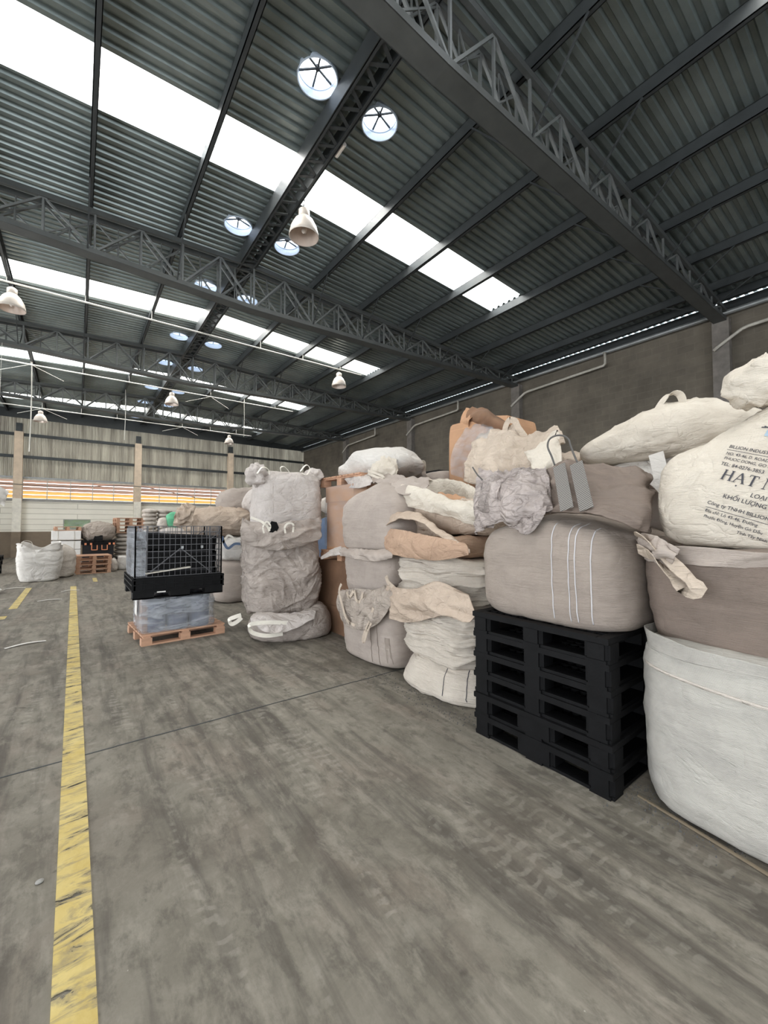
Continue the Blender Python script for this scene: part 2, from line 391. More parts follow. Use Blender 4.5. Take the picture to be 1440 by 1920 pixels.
def block(name, c1, c2, mortar, along='Y', bw=.4, bh=.2, msize=.012, bump=.4, nm=.5):
    t = NT(name); tc = t.n('ShaderNodeTexCoord'); sx = t.n('ShaderNodeSeparateXYZ'); cx = t.n('ShaderNodeCombineXYZ'); t.l(tc.outputs['Object'], sx.inputs[0])
    t.l(sx.outputs[along], cx.inputs[0]); t.l(sx.outputs['Z'], cx.inputs[1])
    b = t.n('ShaderNodeTexBrick'); b.inputs['Scale'].default_value = 1; b.inputs['Brick Width'].default_value = bw; b.inputs['Row Height'].default_value = bh; b.inputs['Mortar Size'].default_value = msize
    b.inputs['Color1'].default_value = c1+(1,); b.inputs['Color2'].default_value = c2+(1,); b.inputs['Mortar'].default_value = mortar+(1,); b.inputs['Mortar Smooth'].default_value = .3
    t.l(cx.outputs[0], b.inputs['Vector'])
    n = t.ramp(t.noise(tc.outputs['Object'], .8, 6, .65), .3, .75, (1-nm, 1-nm, 1-nm, 1), (1.0, 1, 1, 1))
    t.l(t.mix(1.0, b.outputs[0], n, 'MULTIPLY'), t.b.inputs['Base Color']); t.b.inputs['Roughness'].default_value = .9
    t.bump(b.outputs[1], bump, .01).invert = True; return t.m
M['wall_block'] = block('brown_block_wall', (.215, .185, .145), (.185, .16, .125), (.225, .195, .155), bump=.25)
M['white_block'] = block('white_block_wall', (.86, .82, .72), (.82, .78, .68), (.55, .51, .43), 'X', 6.0, .27, .016, .5, .12)
M['dado'] = plain('brown_dado', (.20, .155, .11), .8, var=.15, sc=2)
M['cement'] = plain('cement', (.3, .29, .27), .9)
M['hedge'] = plain('hedge_leaf', (.10, .16, .05), .8, var=.4, sc=8)
def floor_mat():
    t = NT('stained_concrete'); tc = t.n('ShaderNodeTexCoord'); P = tc.outputs['Object']
    def co(sc, rot=0):
        m = t.n('ShaderNodeMapping'); m.inputs['Scale'].default_value = sc; m.inputs['Rotation'].default_value = (0, 0, rot); t.l(P, m.inputs[0]); return m.outputs[0]
    big = t.noise(co((1, 1, 1)), .9, 6, .62, .5); med = t.noise(co((1, 1, 1)), 4.5, 8, .66, .7); fin = t.noise(co((1, 1, 1)), 70, 4, .7)
    c = t.mix(t.ramp(big, .32, .68), (.125, .112, .090), (.235, .216, .178))
    c = t.mix(t.math('MULTIPLY', t.ramp(med, .42, .68), .55), c, (.285, .262, .22))
    pink = t.ramp(t.noise(co((1, .5, 1)), 2.1, 5, .6, .6), .5, .7); c = t.mix(t.math('MULTIPLY', pink, .35), c, (.25, .19, .155))
    s1 = t.ramp(t.noise(co((3.2, .28, 1), .10), 1.8, 5, .62, .35), .50, .66); c = t.mix(t.math('MULTIPLY', s1, .80), c, (.075, .066, .056))
    s2 = t.ramp(t.noise(co((4.5, .35, 1), -.32), 1.5, 5, .6, .5), .54, .68); c = t.mix(t.math('MULTIPLY', s2, .65), c, (.08, .07, .06))
    s3 = t.ramp(t.noise(co((5, .5, 1), .5), 1.3, 5, .6, .3), .56, .70); c = t.mix(t.math('MULTIPLY', s3, .4), c, (.09, .078, .066))
    # tyre tread prints: ribs across the driving direction, only within patches of lanes
    wv = t.n('ShaderNodeTexWave', wave_type='BANDS', bands_direction='Y'); wv.inputs['Scale'].default_value = 4.2; wv.inputs['Distortion'].default_value = 7; wv.inputs['Detail'].default_value = 4; wv.inputs['Detail Scale'].default_value = 2.2
    t.l(co((.8, 1, 1), .2), wv.inputs['Vector'])
    lane = t.ramp(t.noise(co((2.8, .4, 1), .06), 1.9, 4, .6, .4), .56, .62)
    c = t.mix(t.math('MULTIPLY', t.math('MULTIPLY', lane, t.ramp(wv.outputs['Fac'], .45, .8)), .30), c, (.36, .335, .29))
    mot = t.noise(co((1, .55, 1)), 9, 8, .70, .25); c = t.mix(t.math('MULTIPLY', t.ramp(mot, .5, .62), .6), c, (.09, .08, .066))
    mot2 = t.noise(co((1.3, .5, 1), .15), 6, 8, .70, .3); c = t.mix(t.math('MULTIPLY', t.ramp(mot2, .52, .64), .5), c, (.30, .275, .23))
    stain = t.ramp(t.noise(co((1, 1, 1)), .55, 3, .5, .3), .52, .68); c = t.mix(t.math('MULTIPLY', stain, .35), c, (.12, .10, .08))
    spots = t.ramp(t.noise(co((1, 1, 1)), 6.5, 3, .5, .3), .70, .76); c = t.mix(t.math('MULTIPLY', spots, .6), c, (.06, .052, .045))
    specks = t.ramp(t.noise(co((1, 1, 1)), 38, 2, .5), .77, .80); c = t.mix(t.math('MULTIPLY', specks, .5), c, (.5, .48, .42))
    c = t.mix(.35, c, t.mix(fin, (.55, .55, .55), (1.25, 1.25, 1.25)), 'MULTIPLY')
    t.l(c, t.b.inputs['Base Color'])
    t.l(t.ramp(big, .3, .7, (.62,)*3+(1,), (.80,)*3+(1,)), t.b.inputs['Roughness']); t.b.inputs['Specular IOR Level'].default_value = .25
    t.bump(t.math('ADD', med, t.math('MULTIPLY', fin, .35)), .35, .006); return t.m
M['floor'] = floor_mat()
def paint_mat():
    t = NT('worn_yellow_paint'); co = t.coord(rnd=False)
    n = t.noise(co, 3.0, 7, .7, .6); n2 = t.noise(t.coord((2, 7, 1), rnd=False), 2.2, 6, .7, .8)
    c = t.mix(t.ramp(n, .35, .65), (.46, .34, .10), (.60, .48, .19)); wear = t.ramp(n2, .47, .60)
    c = t.mix(t.math('MULTIPLY', wear, .8), c, (.21, .185, .13)); t.l(c, t.b.inputs['Base Color']); t.b.inputs['Roughness'].default_value = .7
    tr = t.n('ShaderNodeBsdfTransparent'); mx = t.n('ShaderNodeMixShader'); t.l(t.ramp(n2, .59, .63), mx.inputs[0]); t.l(t.b.outputs[0], mx.inputs[1]); t.l(tr.outputs[0], mx.inputs[2]); t.l(mx.outputs[0], t.out.inputs[0])
    t.bump(n, .3, .004); return t.m
M['yellow'] = paint_mat()

# ------------------------------------------------------------------ the hall
XL, XR, YB, YF = -7.2, 13.0, -9.2, 27.0
def struct(name, bm, m, loc=None): return tag(obj(name, bm, m, loc=loc), kind='structure')
struct('floor', box(B(), XL-.5, XR+.4, YB-.5, YF+.4, -.2, 0), M['floor'])
def zr(x): return 7.63-.045*abs(x-3)          # underside of the roof pans
PITCHR, RH = .165, .05
def rib(y):
    u = (y/PITCHR) % 1
    if u < .42: return 0
    if u < .56: return RH*(u-.42)/.14
    if u < .86: return RH
    return RH*(1-(u-.86)/.14)
VENTY = [y+s for y in STRIPS for s in (-1.7, 1.7)]
VR = .26
ys = set()
k = int(YB/PITCHR)-1
while k*PITCHR < YF+.3:
    for u in (0, .42, .56, .86): ys.add(round((k+u)*PITCHR, 4))
    k += 1
for y in STRIPS: ys |= {round(y-.46, 4), round(y+.46, 4)}
for y in VENTY:
    for i in range(25): ys.add(round(y-VR*math.cos(PI*i/24), 4))
ys = sorted(y for y in ys if YB-.2 <= y <= YF+.2)
bm = B()
for a, b in zip(ys, ys[1:]):
    if b-a < 1e-4: continue
    mid = (a+b)/2
    for sgn, xe in ((1, XR-.01), (-1, XL-.02)):
        cuts = []
        for y in VENTY:
            if abs(mid-y) < VR:
                xc = 3+sgn*.52; wa, wb = (math.sqrt(max(0, VR**2-(q-y)**2)) for q in (a, b)); cuts.append((xc-wa, xc-wb, xc+wa, xc+wb))
        for y in STRIPS:
            if abs(mid-y) < .46:
                p, q = 3+sgn*.2, 3+sgn*(2.95 if y == .5 and sgn > 0 else 5.85); cuts.append((min(p, q),)*2+(max(p, q),)*2)
        lo, hi = min(3, xe), max(3, xe); segs = []; cur = (lo, lo)
        for c in sorted(cuts): segs.append((cur, (c[0], c[1]))); cur = (c[2], c[3])
        segs.append((cur, (hi, hi)))
        za, zb = rib(a), rib(b)
        for (xa0, xb0), (xa1, xb1) in segs:
            f = [(xa0, a, zr(xa0)+za), (xa1, a, zr(xa1)+za), (xb1, b, zr(xb1)+zb), (xb0, b, zr(xb0)+zb)]
            try: bm.faces.new([bm.verts.new(v) for v in f])
            except Exception: pass
struct('ceiling', bm, M['roof'])
# skylight strips: each bay between purlins is one window
PX = [-6.85, -5.75, -4.3, -2.85, -1.4, .05, 1.5, 4.5, 5.95, 7.4, 8.85, 10.3, 11.75, 12.4]
wn = 2
for y in STRIPS:
    for sgn in (-1, 1):
        bm = B(); a, b = 3+sgn*.2, 3+sgn*(2.95 if y == .5 and sgn > 0 else 5.85)
        n = 60
        for i in range(n):
            y0, y1 = y-.46+.92*i/n, y-.46+.92*(i+1)/n
            bm.faces.new([bm.verts.new(v) for v in ((a, y0, zr(a)+.01+rib(y0)), (b, y0, zr(b)+.01+rib(y0)), (b, y1, zr(b)+.01+rib(y1)), (a, y1, zr(a)+.01+rib(y1)))])
        tag(obj('window_%d' % wn, bm, M['skylight']), kind='structure'); wn += 1
# walls
struct('wall_right', box(B(), XR, XR+.2, YB, YF, 0, 7.0), M['wall_block'])
bm = B(); box(bm, XL-.2, XL, -9.2, -7.6, 0, 7.1); box(bm, XL-.2, XL, 7.6, 10.8, 0, 7.1); box(bm, XL-.2, XL, 21.2, 27, 0, 7.1); box(bm, XL-.2, XL, -7.6, 7.6, 5, 7.1); box(bm, XL-.2, XL, 10.8, 21.2, 4.7, 7.1)
struct('wall_left', bm, M['wall_block'])
bm = B(); box(bm, XL, -4.6, YB-.2, YB, 0, 7.1); box(bm, 7.6, XR, YB-.2, YB, 0, 7.1); box(bm, -4.6, 7.6, YB-.2, YB, 5, 7.55)
struct('wall_back', bm, M['wall_block'])
bm = B(); box(bm, XL, XR, YF, YF+.2, 0, 1.26); struct('baseboard_far', bm, M['dado'])
bm = B(); wx0, wx1, wz0, wz1 = -.55, .54, 1.42, 1.86
box(bm, XL, wx0, YF, YF+.2, 1.26, 2.78); box(bm, wx1, XR, YF, YF+.2, 1.26, 2.78); box(bm, wx0, wx1, YF, YF+.2, 1.26, wz0); box(bm, wx0, wx1, YF, YF+.2, wz1, 2.78)
struct('wall_far', bm, M['white_block'])
struct('trim_1', box(B(), XL, XR, YF-.03, YF+.22, 2.78, 2.92), M['cement'])
bm = B()
for x in [XL+i*.14 for i in range(145)]:
    u0, u1 = x, x+.045; z1 = lambda q: zr(q)-.02
    for p, q, d0, d1 in ((x, x+.05, 0, 0), (x+.05, x+.07, 0, .05), (x+.07, x+.12, .05, .05), (x+.12, x+.14, .05, 0)):
        bm.faces.new([bm.verts.new(v) for v in ((p, YF+.05+d0, 3.95), (q, YF+.05+d1, 3.95), (q, YF+.05+d1, z1(q)), (p, YF+.05+d0, z1(p)))])
struct('wall_far_upper', bm, M['sheeting'])
struct('trim_2', box(B(), XL, XR, YF-.12, YF+.0, 6.02, 6.16), M['steel_dark'])
struct('trim_3', box(B(), XL, XR, YF-.12, YF+.0, 4.92, 5.06), M['steel_dark'])
struct('trim_4', box(B(), XL, XR, YF-.06, YF+.03, 3.93, 4.0), M['galv'])
shade_gable = B()
for x0, x1 in ((XL, 3), (3, XR)):
    vs = [(x0, YF-.14, 6.9), (x1, YF-.14, 6.9), (x1, YF-.14, zr(x1)-.01), (x0, YF-.14, zr(x0)-.01), (x0, YF-.1, 6.9), (x1, YF-.1, 6.9), (x1, YF-.1, zr(x1)-.01), (x0, YF-.1, zr(x0)-.01)]
    vv = [shade_gable.verts.new(v) for v in vs]
    for f in ((3,2,1,0),(4,5,6,7),(0,1,5,4),(1,2,6,5),(2,3,7,6),(3,0,4,7)): shade_gable.faces.new([vv[i] for i in f])
struct('trim_5', shade_gable, M['steel_dark'])  # dark gable panel; also puts the shading near the roof into its colour
# window in the far wall
wf = tag(obj('window_1', box(box(box(box(B(), wx0, wx1, YF-.02, YF+.1, wz0-.04, wz0), wx0, wx1, YF-.02, YF+.1, wz1, wz1+.03), wx0-.03, wx0, YF-.02, YF+.1, wz0-.04, wz1+.03), wx1, wx1+.03, YF-.02, YF+.1, wz0-.04, wz1+.03), M['cement']), kind='structure')
obj('pane', box(B(), wx0, wx1, YF+.06, YF+.07, wz0, wz1), M['film_thin'], wf)
bm = body(16, 1.2, 2.3, PILLOW, 6, (160, 30), 3, [('w', .15, (2, 2, 2)), ('n', .1, (6, 6, 6))])
tag(obj('hedge', bm, M['hedge'], smooth=True, loc=(0, 30, 0)), 'green foliage seen through the small opening in the far wall', 'hedge')
# louvres above the far wall, one unit per bay
FC = [-7.2+.17, -2.38, 2.69, 7.8, 12.85]
bays = ['left bay, partly outside the picture', 'bay between the two left columns', 'bay right of the middle column', 'bay nearest the corner, behind the sack piles']
for i in range(4):
    a, b = FC[i]+.17, FC[i+1]-.17
    t = thing('louvre_window', ((a+b)/2, YF+.08, 2.92), 'orange translucent louvres above white far wall, '+bays[i], 'louvre', 'louvres in the far wall')
    L = (b-a)/2
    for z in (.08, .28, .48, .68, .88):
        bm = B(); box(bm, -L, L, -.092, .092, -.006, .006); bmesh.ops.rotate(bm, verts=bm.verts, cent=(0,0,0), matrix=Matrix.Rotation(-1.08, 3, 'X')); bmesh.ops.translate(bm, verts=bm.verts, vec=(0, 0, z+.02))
        obj('blade', bm, M['louvre'] if z > .4 else M['louvre_sunlit'], t)  # lower blades take the yellower colour that stands for sun on them
    obj('top_rail', box(B(), -L, L, -.12, -.02, .93, 1.04), M['pvc'], t)
    for q in range(6):
        x = -L+2*L*q/5; obj('mullion', box(B(), x-.02, x+.02, -.09, -.06, 0, 1.02), M['pvc'], t)
# columns
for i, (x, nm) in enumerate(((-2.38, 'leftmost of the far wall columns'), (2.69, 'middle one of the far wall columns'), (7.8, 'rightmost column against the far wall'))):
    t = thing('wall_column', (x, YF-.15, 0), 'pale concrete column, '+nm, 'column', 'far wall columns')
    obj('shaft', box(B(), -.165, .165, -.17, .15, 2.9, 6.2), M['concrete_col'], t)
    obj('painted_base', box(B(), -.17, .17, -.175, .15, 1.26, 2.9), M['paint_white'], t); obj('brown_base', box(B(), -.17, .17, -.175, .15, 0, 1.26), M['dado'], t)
    obj('corbel', box(B(), -.12, .12, -.13, .13, 6.2, 6.62), M['steel_dark'], t)
TY = [-3, 3, 9, 15, 21]
ords = ['behind the camera', 'nearest column on the right block wall, above the printed white sack', 'second column on the right block wall, behind the crumpled cream sack', 'third column on the right block wall, behind the orange carton', 'farthest column on the right block wall, near the corner']
for y, nm in zip(TY, ords):
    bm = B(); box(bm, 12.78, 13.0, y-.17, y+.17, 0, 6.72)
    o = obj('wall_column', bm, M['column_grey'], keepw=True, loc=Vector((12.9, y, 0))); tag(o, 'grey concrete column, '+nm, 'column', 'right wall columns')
# eave plate, gutter pipe and drain pipes
struct('trim_6', box(B(), 12.93, 12.95, YB, YF, 6.9, 7.17), M['steel_dark'])
struct('trim_7', box(B(), XL-.0, XL+.03, YB, YF, 6.9, 7.185), M['steel_dark'])
bm = tube(B(), [(12.82, YB+.1, 6.86), (12.82, YF-.1, 6.86)], .06, 10)
tag(obj('gutter_pipe', bm, M['galv'], smooth=True, keepw=True, loc=Vector((12.82, 9, 6.86))), 'long grey pipe running below the eave along the right wall', 'pipe')
pn = ['behind the camera', 'ending on the nearest column', 'ending on the second column', 'ending on the third column', 'ending on the farthest column']
for i, y in enumerate(TY):
    dy = 2.77; x = 12.73
    P0 = [(x, y-3.23, 6.82), (x, y-3.23, 6.47), (x, y-3.18, 6.43), (x, y-.55, 6.33), (x, y-.42, 6.30), (x, y+.05, 6.02), (x, y+.13, 5.95)]
    if i == 4: P0 = P0
    o = obj('drain_pipe', tube(B(), P0, .04, 8), M['pvc'], smooth=True, keepw=True, loc=Vector((x, y, 6.3)))
    tag(o, 'pale slanting drain pipe on the block wall, '+pn[i], 'pipe', 'drain pipes on the right wall')

# purlins
for i, x in enumerate(PX):
    k = i-6 if x > 3 else 7-i
    side = 'right' if x > 3 else 'left'
    wd = ['first', 'second', 'third', 'fourth', 'fifth', 'sixth', 'seventh'][(i-7) if x > 3 else (6-i)]
    bm = B(); z = zr(x)-.005
    box(bm, x-.006, x+.006, YB, YF-.15, z-.2, z); box(bm, x-.006, x+.065, YB, YF-.15, z-.2, z-.19); box(bm, x-.006, x+.065, YB, YF-.15, z-.012, z-.004); box(bm, x+.055, x+.065, YB, YF-.15, z-.2, z-.175)
    tag(obj('purlin', bm, M['steel_dark'], keepw=True, loc=Vector((x, 9, z-.2))), 'dark steel purlin under the roof, %s one %s of the ridge girder' % (wd, side), 'roof beam', 'purlins under the roof')
t = thing('ridge_girder', (2.905, 9, 7.29), 'paired dark steel ridge girder with lattice between, running down the middle of the roof', 'roof beam')
for s in (-1, 1):
    bm = B(); box(bm, s*.165-.012, s*.165+.012, YB-9, YF-9.15, 0, .30); box(bm, *sorted((s*.165, s*.165-s*.05)), YB-9, YF-9.15, 0, .012)
    obj('beam', bm, M['steel_dark'], t)
bm = B(); y = YB-9
while y < YF-9.4:
    bar(bm, (-.15, y, .03), (.15, y+.17, .03), .05, .01); bar(bm, (.15, y+.17, .03), (-.15, y+.34, .03), .05, .01); y += .34
obj('lattice', bm, M['steel_dark'], t)
# trusses
def bz(x): return 6.36+.03*abs(x-3)
def tz(x): return 7.40-.045*abs(x-3)
def make_truss(label):
    t = thing('roof_truss', (3, 3, 6.36), label, 'roof truss', 'trusses across the hall')
    def chord(name, f, h, w):
        bm = B()
        for a, b in ((XL+.1, 3), (3, XR-.15)):
            for q0, q1, z0, z1 in ((-w/2, w/2, 0, .012), (-w/2, -w/2+.012, 0, h), (w/2-.012, w/2, 0, h)):
                vs = [bm.verts.new(v) for v in ((a-3, q0, f(a)-6.36+z0), (b-3, q0, f(b)-6.36+z0), (b-3, q1, f(b)-6.36+z0), (a-3, q1, f(a)-6.36+z0), (a-3, q0, f(a)-6.36+z1), (b-3, q0, f(b)-6.36+z1), (b-3, q1, f(b)-6.36+z1), (a-3, q1, f(a)-6.36+z1))]
                for k in ((3,2,1,0),(4,5,6,7),(0,1,5,4),(1,2,6,5),(2,3,7,6),(3,0,4,7)): bm.faces.new([vs[i] for i in k])
        return obj(name, bm, M['steel_chord'], t)
    chord('bottom_chord', bz, .09, .26); bm = B()
    for a, b in ((XL+.1, 3), (3, XR-.15)):
        for s in (-.11, .11): bar(bm, (a-3, s, tz(a)-.055-6.36), (b-3, s, tz(b)-.055-6.36), .06, .09)
    obj('top_chord', bm, M['steel_chord'], t)
    xs = [4.5-.725*14+.725*i for i in range(0, 28)]; xs = [x for x in xs if XL+.3 < x < XR-.4]
    for i, x in enumerate(xs):
        for s in (-.1, .1):
            if x > -3.5 or True:
                bm = B(); bar(bm, (x-3, s, bz(x)-6.36+.03), (x-3, s, tz(x)-6.36-.06), .032); obj('post', bm, M['steel_truss'], t)
        if i+1 < len(xs):
            x2 = xs[i+1]; up = (i % 2 == 0)
            za, zb = (bz(x)+.05, tz(x2)-.08) if up else (tz(x)-.08, bz(x2)+.05)
            bm = B(); bar(bm, (x-3, -.1, za-6.36), (x2-3, -.1, zb-6.36), .034); bar(bm, (x-3, .1, za-6.36), (x2-3, .1, zb-6.36), .034); obj('diagonal', bm, M['steel_truss'], t)
            bm = B(); bar(bm, (x-3, -.1, bz(x)-6.3), (x2-3, .1, tz(x2)-6.5), .02); obj('cross_brace', bm, M['steel_truss'], t)
            xm = (x+x2)/2; bm = B(); bar(bm, (xm-3, .1, bz(xm)-6.3), (xm-3, .1, tz(xm)-6.46), .018); bar(bm, (xm-3, -.1, bz(xm)-6.3), (xm-3, .1, tz(xm)-6.46), .018)
            za, zb = (tz(x)-.08, bz(x2)+.05) if up else (bz(x)+.05, tz(x2)-.08); bar(bm, (x-3, .1, za-6.36), (x2-3, .1, zb-6.36), .024)
            obj('lacing', bm, M['steel_truss'], t)
    for x in PX[3:13]:
        for s in (-1, 1):
            bm = B(); bar(bm, (x-3, s*.1, bz(x)-6.33), (x-3, s*.85, zr(x)-6.36-.2), .022); obj('knee_brace', bm, M['steel_dark'], t)
    return t
tr0 = make_truss('nearest lattice steel truss, crossing the upper right of the picture')
tn = {9: 'second lattice steel truss, just beyond the first row of lamps', 15: 'third lattice steel truss, seen through the middle of the hall', 21: 'fourth lattice steel truss, farthest one before the end wall'}
for y in (9, 15, 21): dup(tr0, (3, y, 6.36), tn[y])
# turbine vents either side of the ridge
def make_vent():
    t = thing('roof_vent', (3.52, 4.8, zr(3.52)), 'round vent', 'roof vent', 'round vents beside the ridge')
    obj('throat', lathe(B(), [(VR, -.02), (VR, .10), (VR+.012, .11), (VR, .12), (VR, .26), (VR+.015, .26), (VR+.015, -.02), (VR, -.02)], 40), M['vent_in'], t)
    bm = B()
    for k in range(6):
        a = k*PI/3+.3; bar(bm, (0, 0, .14), (VR*math.cos(a), VR*math.sin(a), .15), .02)
    sp = obj('spider', bm, M['steel_dark'], t)
    obj('hub', lathe(B(), [(.03, .12), (.03, .17)], 12, cap=True), M['steel_dark'], sp)
    return t
M['vent_in'] = plain('vent_metal', (.62, .70, .82), .35, .2, .05)
vs = []
v0 = make_vent()
pos = ['nearest', 'second nearest', 'third', 'fourth', 'fifth', 'sixth', 'seventh', 'farthest']
for i, y in enumerate([q for q in VENTY if q > 3]):
    for s in (-1, 1):
        l = 'round open spoked roof vent, %s pair, %s of the ridge' % (pos[i], 'right' if s > 0 else 'left')
        if i == 0 and s == 1: v0['label'] = l
        else: dup(v0, (3+s*.52, y, zr(3.52)), l)
# high bay lamps and conduits
def make_lamp():
    t = thing('high_bay_lamp', (3.1, 6.4, 6.6), 'x', 'ceiling lamp', 'bell shaped high bay lamps')
    obj('lamp_shade', lathe(B(), [(.25, 0), (.258, .005), (.25, .06), (.222, .17), (.165, .28), (.10, .345), (.085, .36)], 40), M['lamp_shell'], t, True)
    obj('reflector', lathe(B(), [(.247, .004), (.238, .06), (.208, .17), (.152, .27), (.09, .335), (.01, .34)], 40), M['lamp_in'], t, True)
    so = obj('socket', lathe(B(), [(.09, .35), (.095, .37), (.095, .47), (.06, .5), (.03, .51)], 24, cap=True), M['lamp_shell'], t, True)
    obj('bulb', lathe(B(), [(.01, .06), (.04, .09), (.05, .14), (.035, .22), (.02, .33)], 16), M['lamp_shell'], so, True)
    obj('hook', tube(B(), [(0, 0, .5), (0, .02, .58), (0, 0, .66), (0, -.0, .72)], .01, 8), M['steel_dark'], t)
    return t
lamp0 = make_lamp()
lamps = [((3.06, 6.4, 6.58), 'large bell lamp hanging from the ridge girder by the nearest skylight'), ((-1.3, 12.46, 6.50), 'bell lamp cut by the left picture edge, under the second conduit'), ((7.35, 12.46, 6.50), 'bell lamp on the right end of the second conduit, before the block wall'), ((3.0, 18.5, 6.52), 'small bell lamp in the middle of the hall, right of the third skylight conduit joint'), ((-1.45, 24.4, 6.34), 'small far bell lamp at the left, in front of the end wall'), ((7.0, 24.4, 6.34), 'farthest bell lamp above the grey sack tower, by the end wall')]
for i, (p, l) in enumerate(lamps):
    if i == 0: lamp0.location = p; lamp0['label'] = l
    else: dup(lamp0, p, l)
cn = {12.46: 'second', 18.46: 'third', 24.4: 'farthest'}
for y, zz in ((12.46, 7.12), (18.46, 7.12), (24.4, 6.96)):
    t = thing('conduit', (3, y, zz), 'thin pale conduit hung along the %s skylight strip' % cn[y], 'conduit', 'conduits under the skylights')
    obj('pipe', tube(B(), [(-6, 0, 0), (5.3, 0, 0)], .022, 8), M['conduit'], t, True)
    for x in PX[3:10]: obj('hanger', bar(B(), (x-3, 0, 0), (x-3, 0, zr(x)-.2-zz), .014) , M['conduit'], t)
    for x in (-1.4, 4.5):
        bm = B()
        for dx, dy in ((.9, .5), (-.9, .5)): bar(bm, (x-3, 0, 0), (x-3+dx, dy, -.25), .012)
        if y > 18: obj('stay_rod', bm, M['conduit'], t)
for i, (x, y, z1, z2, l) in enumerate(((-1.37, 18.5, 7.24, 4.1, 'thick pale drop wire at the left, below the third skylight'), (1.53, 20.4, 7.37, 5.2, 'pale drop wire left of the far ridge'), (5.98, 18.6, 7.3, 5.6, 'drop wire hanging right of the middle lamp'), (-2.82, 18.6, 7.17, 3.4, 'drop wire at the far left edge of the hall'))):
    tag(obj('drop_wire', tube(B(), [(0, 0, 0), (.02, 0, (z2-z1)/2), (0, 0, z2-z1)], .02 if i == 0 else .01, 6), M['conduit'], loc=(x, y, z1)), l, 'wire', 'drop wires')
bm = B(); pts = [crom([Vector(p) for p in ((-3.2, 26.6, 3.6), (-.5, 26.5, 3.55), (2.6, 26.4, 3.75), (6, 26.3, 3.2), (9, 26.6, 3.1))], i/30) for i in range(31)]
tag(obj('wall_cable', tube(bm, pts, .018, 6), M['steel_dark']), 'black cable sagging across the louvres of the far wall', 'cable')
# slim tube light on ridge girder
tag(obj('junction_box', tube(B(), [(3.12, 5.15, 7.33), (3.12, 5.4, 7.33)], .035, 10), M['lamp_shell'], keepw=True, loc=Vector((3.12, 5.2, 7.33))), 'small white tube fixture beside the ridge girder near the front vent', 'fixture')

# ------------------------------------------------------------------ floor markings, joint, litter
def strip(bm, x0, x1, y0, y1, z=.004): return box(bm, x0, x1, y0, y1, -.001, z)
bm = B(); strip(bm, -.03, .09, .6, 13.2); bmesh.ops.rotate(bm, verts=bm.verts, cent=(.0, .6, 0), matrix=Matrix.Rotation(.006, 3, 'Z'))
tag(obj('floor_line', bm, M['yellow'], keepw=True, loc=Vector((0, 4, 0))), 'long worn yellow line painted on the floor at the left', 'floor marking')
bm = B(); strip(bm, -.06, .06, -1.6, 1.6); tag(obj('floor_line', bm, M['yellow'], loc=(-.93, 11.9, 0)), 'short yellow line running towards the white sacks at far left', 'floor marking')
bm = B(); strip(bm, -1.2, .12, -.14, .14); tag(obj('floor_line', bm, M['yellow'], loc=(-1.05, 9.4, 0)), 'yellow paint corner cut off by the left picture edge', 'floor marking')
bm = B(); strip(bm, -.05, .05, -.5, .5); tag(obj('floor_line', bm, M['yellow'], loc=(.44, 14.45, 0)), 'short faded yellow dash before the orange pallets', 'floor marking')
bm = B(); pts = [Vector((-7+i*.25, 3.47+.012*noise.noise(Vector((i*.5, 0, 0))), 0)) for i in range(80)]
for a, b in zip(pts, pts[1:]): box(bm, a.x, b.x+.005, a.y-.006, a.y+.006, -.001, .0025)
tag(obj('trim_8', bm, M['steel_dark']), kind='structure')
for i, (x, y, a, L, l) in enumerate(((-.5, 7.1, .35, .42, 'white film scrap lying on the floor at the left, nearest one'), (-.42, 11.0, .1, .4, 'white film scrap beside the short yellow line'), (-.1, 12.3, .05, .35, 'thin pale scrap on the floor behind the long yellow line'), (-1.2, 13.6, .1, .4, 'thin pale scrap in front of the dark pallets at far left'))):
    P = Vector((x, y, 0)); d = Vector((math.cos(a), math.sin(a), 0)); bm = B()
    ribbon(bm, [P-d*L/2+Vector((0, 0, .006)), P+Vector((0, .02, .02)), P+d*L/2+Vector((0, 0, .006))], .05, .003, (0, 1, 0))
    tag(obj('film_scrap', bm, M['white_clean'], keepw=True, loc=P), l, 'scrap', 'film scraps on the floor')
bm = body(.035, .028, .014, PILLOW, 2.4, (16, 8), 5, [('n', .006, (30, 30, 30))]); tag(obj('floor_chip', bm, M['cement'], loc=(-.1, 2.36, 0)), 'small pale stone chip left of the long yellow line', 'stone')
bm = B(); random.seed(3)
for i in range(700):
    if i < 420: x, y = random.gauss(2.62, .10), random.uniform(.55, 1.2)
    else: x, y = random.gauss(2.5, .09), random.uniform(2.15, 3.6)
    if 2.4 < x < 3.7 and 1.1 < y < 2.15: continue
    r = random.uniform(.002, .006); z = r
    q = [bm.verts.new((x+a*r, y+b*r, z+c*r)) for a, b, c in ((1,0,-1),(-.5,.8,-1),(-.5,-.8,-1),(0,0,1))]
    for f in ((0,1,2),(0,3,1),(1,3,2),(2,3,0)): bm.faces.new([q[k] for k in f])
tag(obj('spilled_grit', bm, M['rubble']), 'dark plastic granules spilled beside the black pallets', 'grit', kind='stuff')
bm = B(); bar(bm, (2.60, 1.04, .008), (2.44, .30, .008), .012, .010); tag(obj('wood_lath', bm, M['lath']), 'thin wooden lath on the floor along the big white sack', 'wood strip')

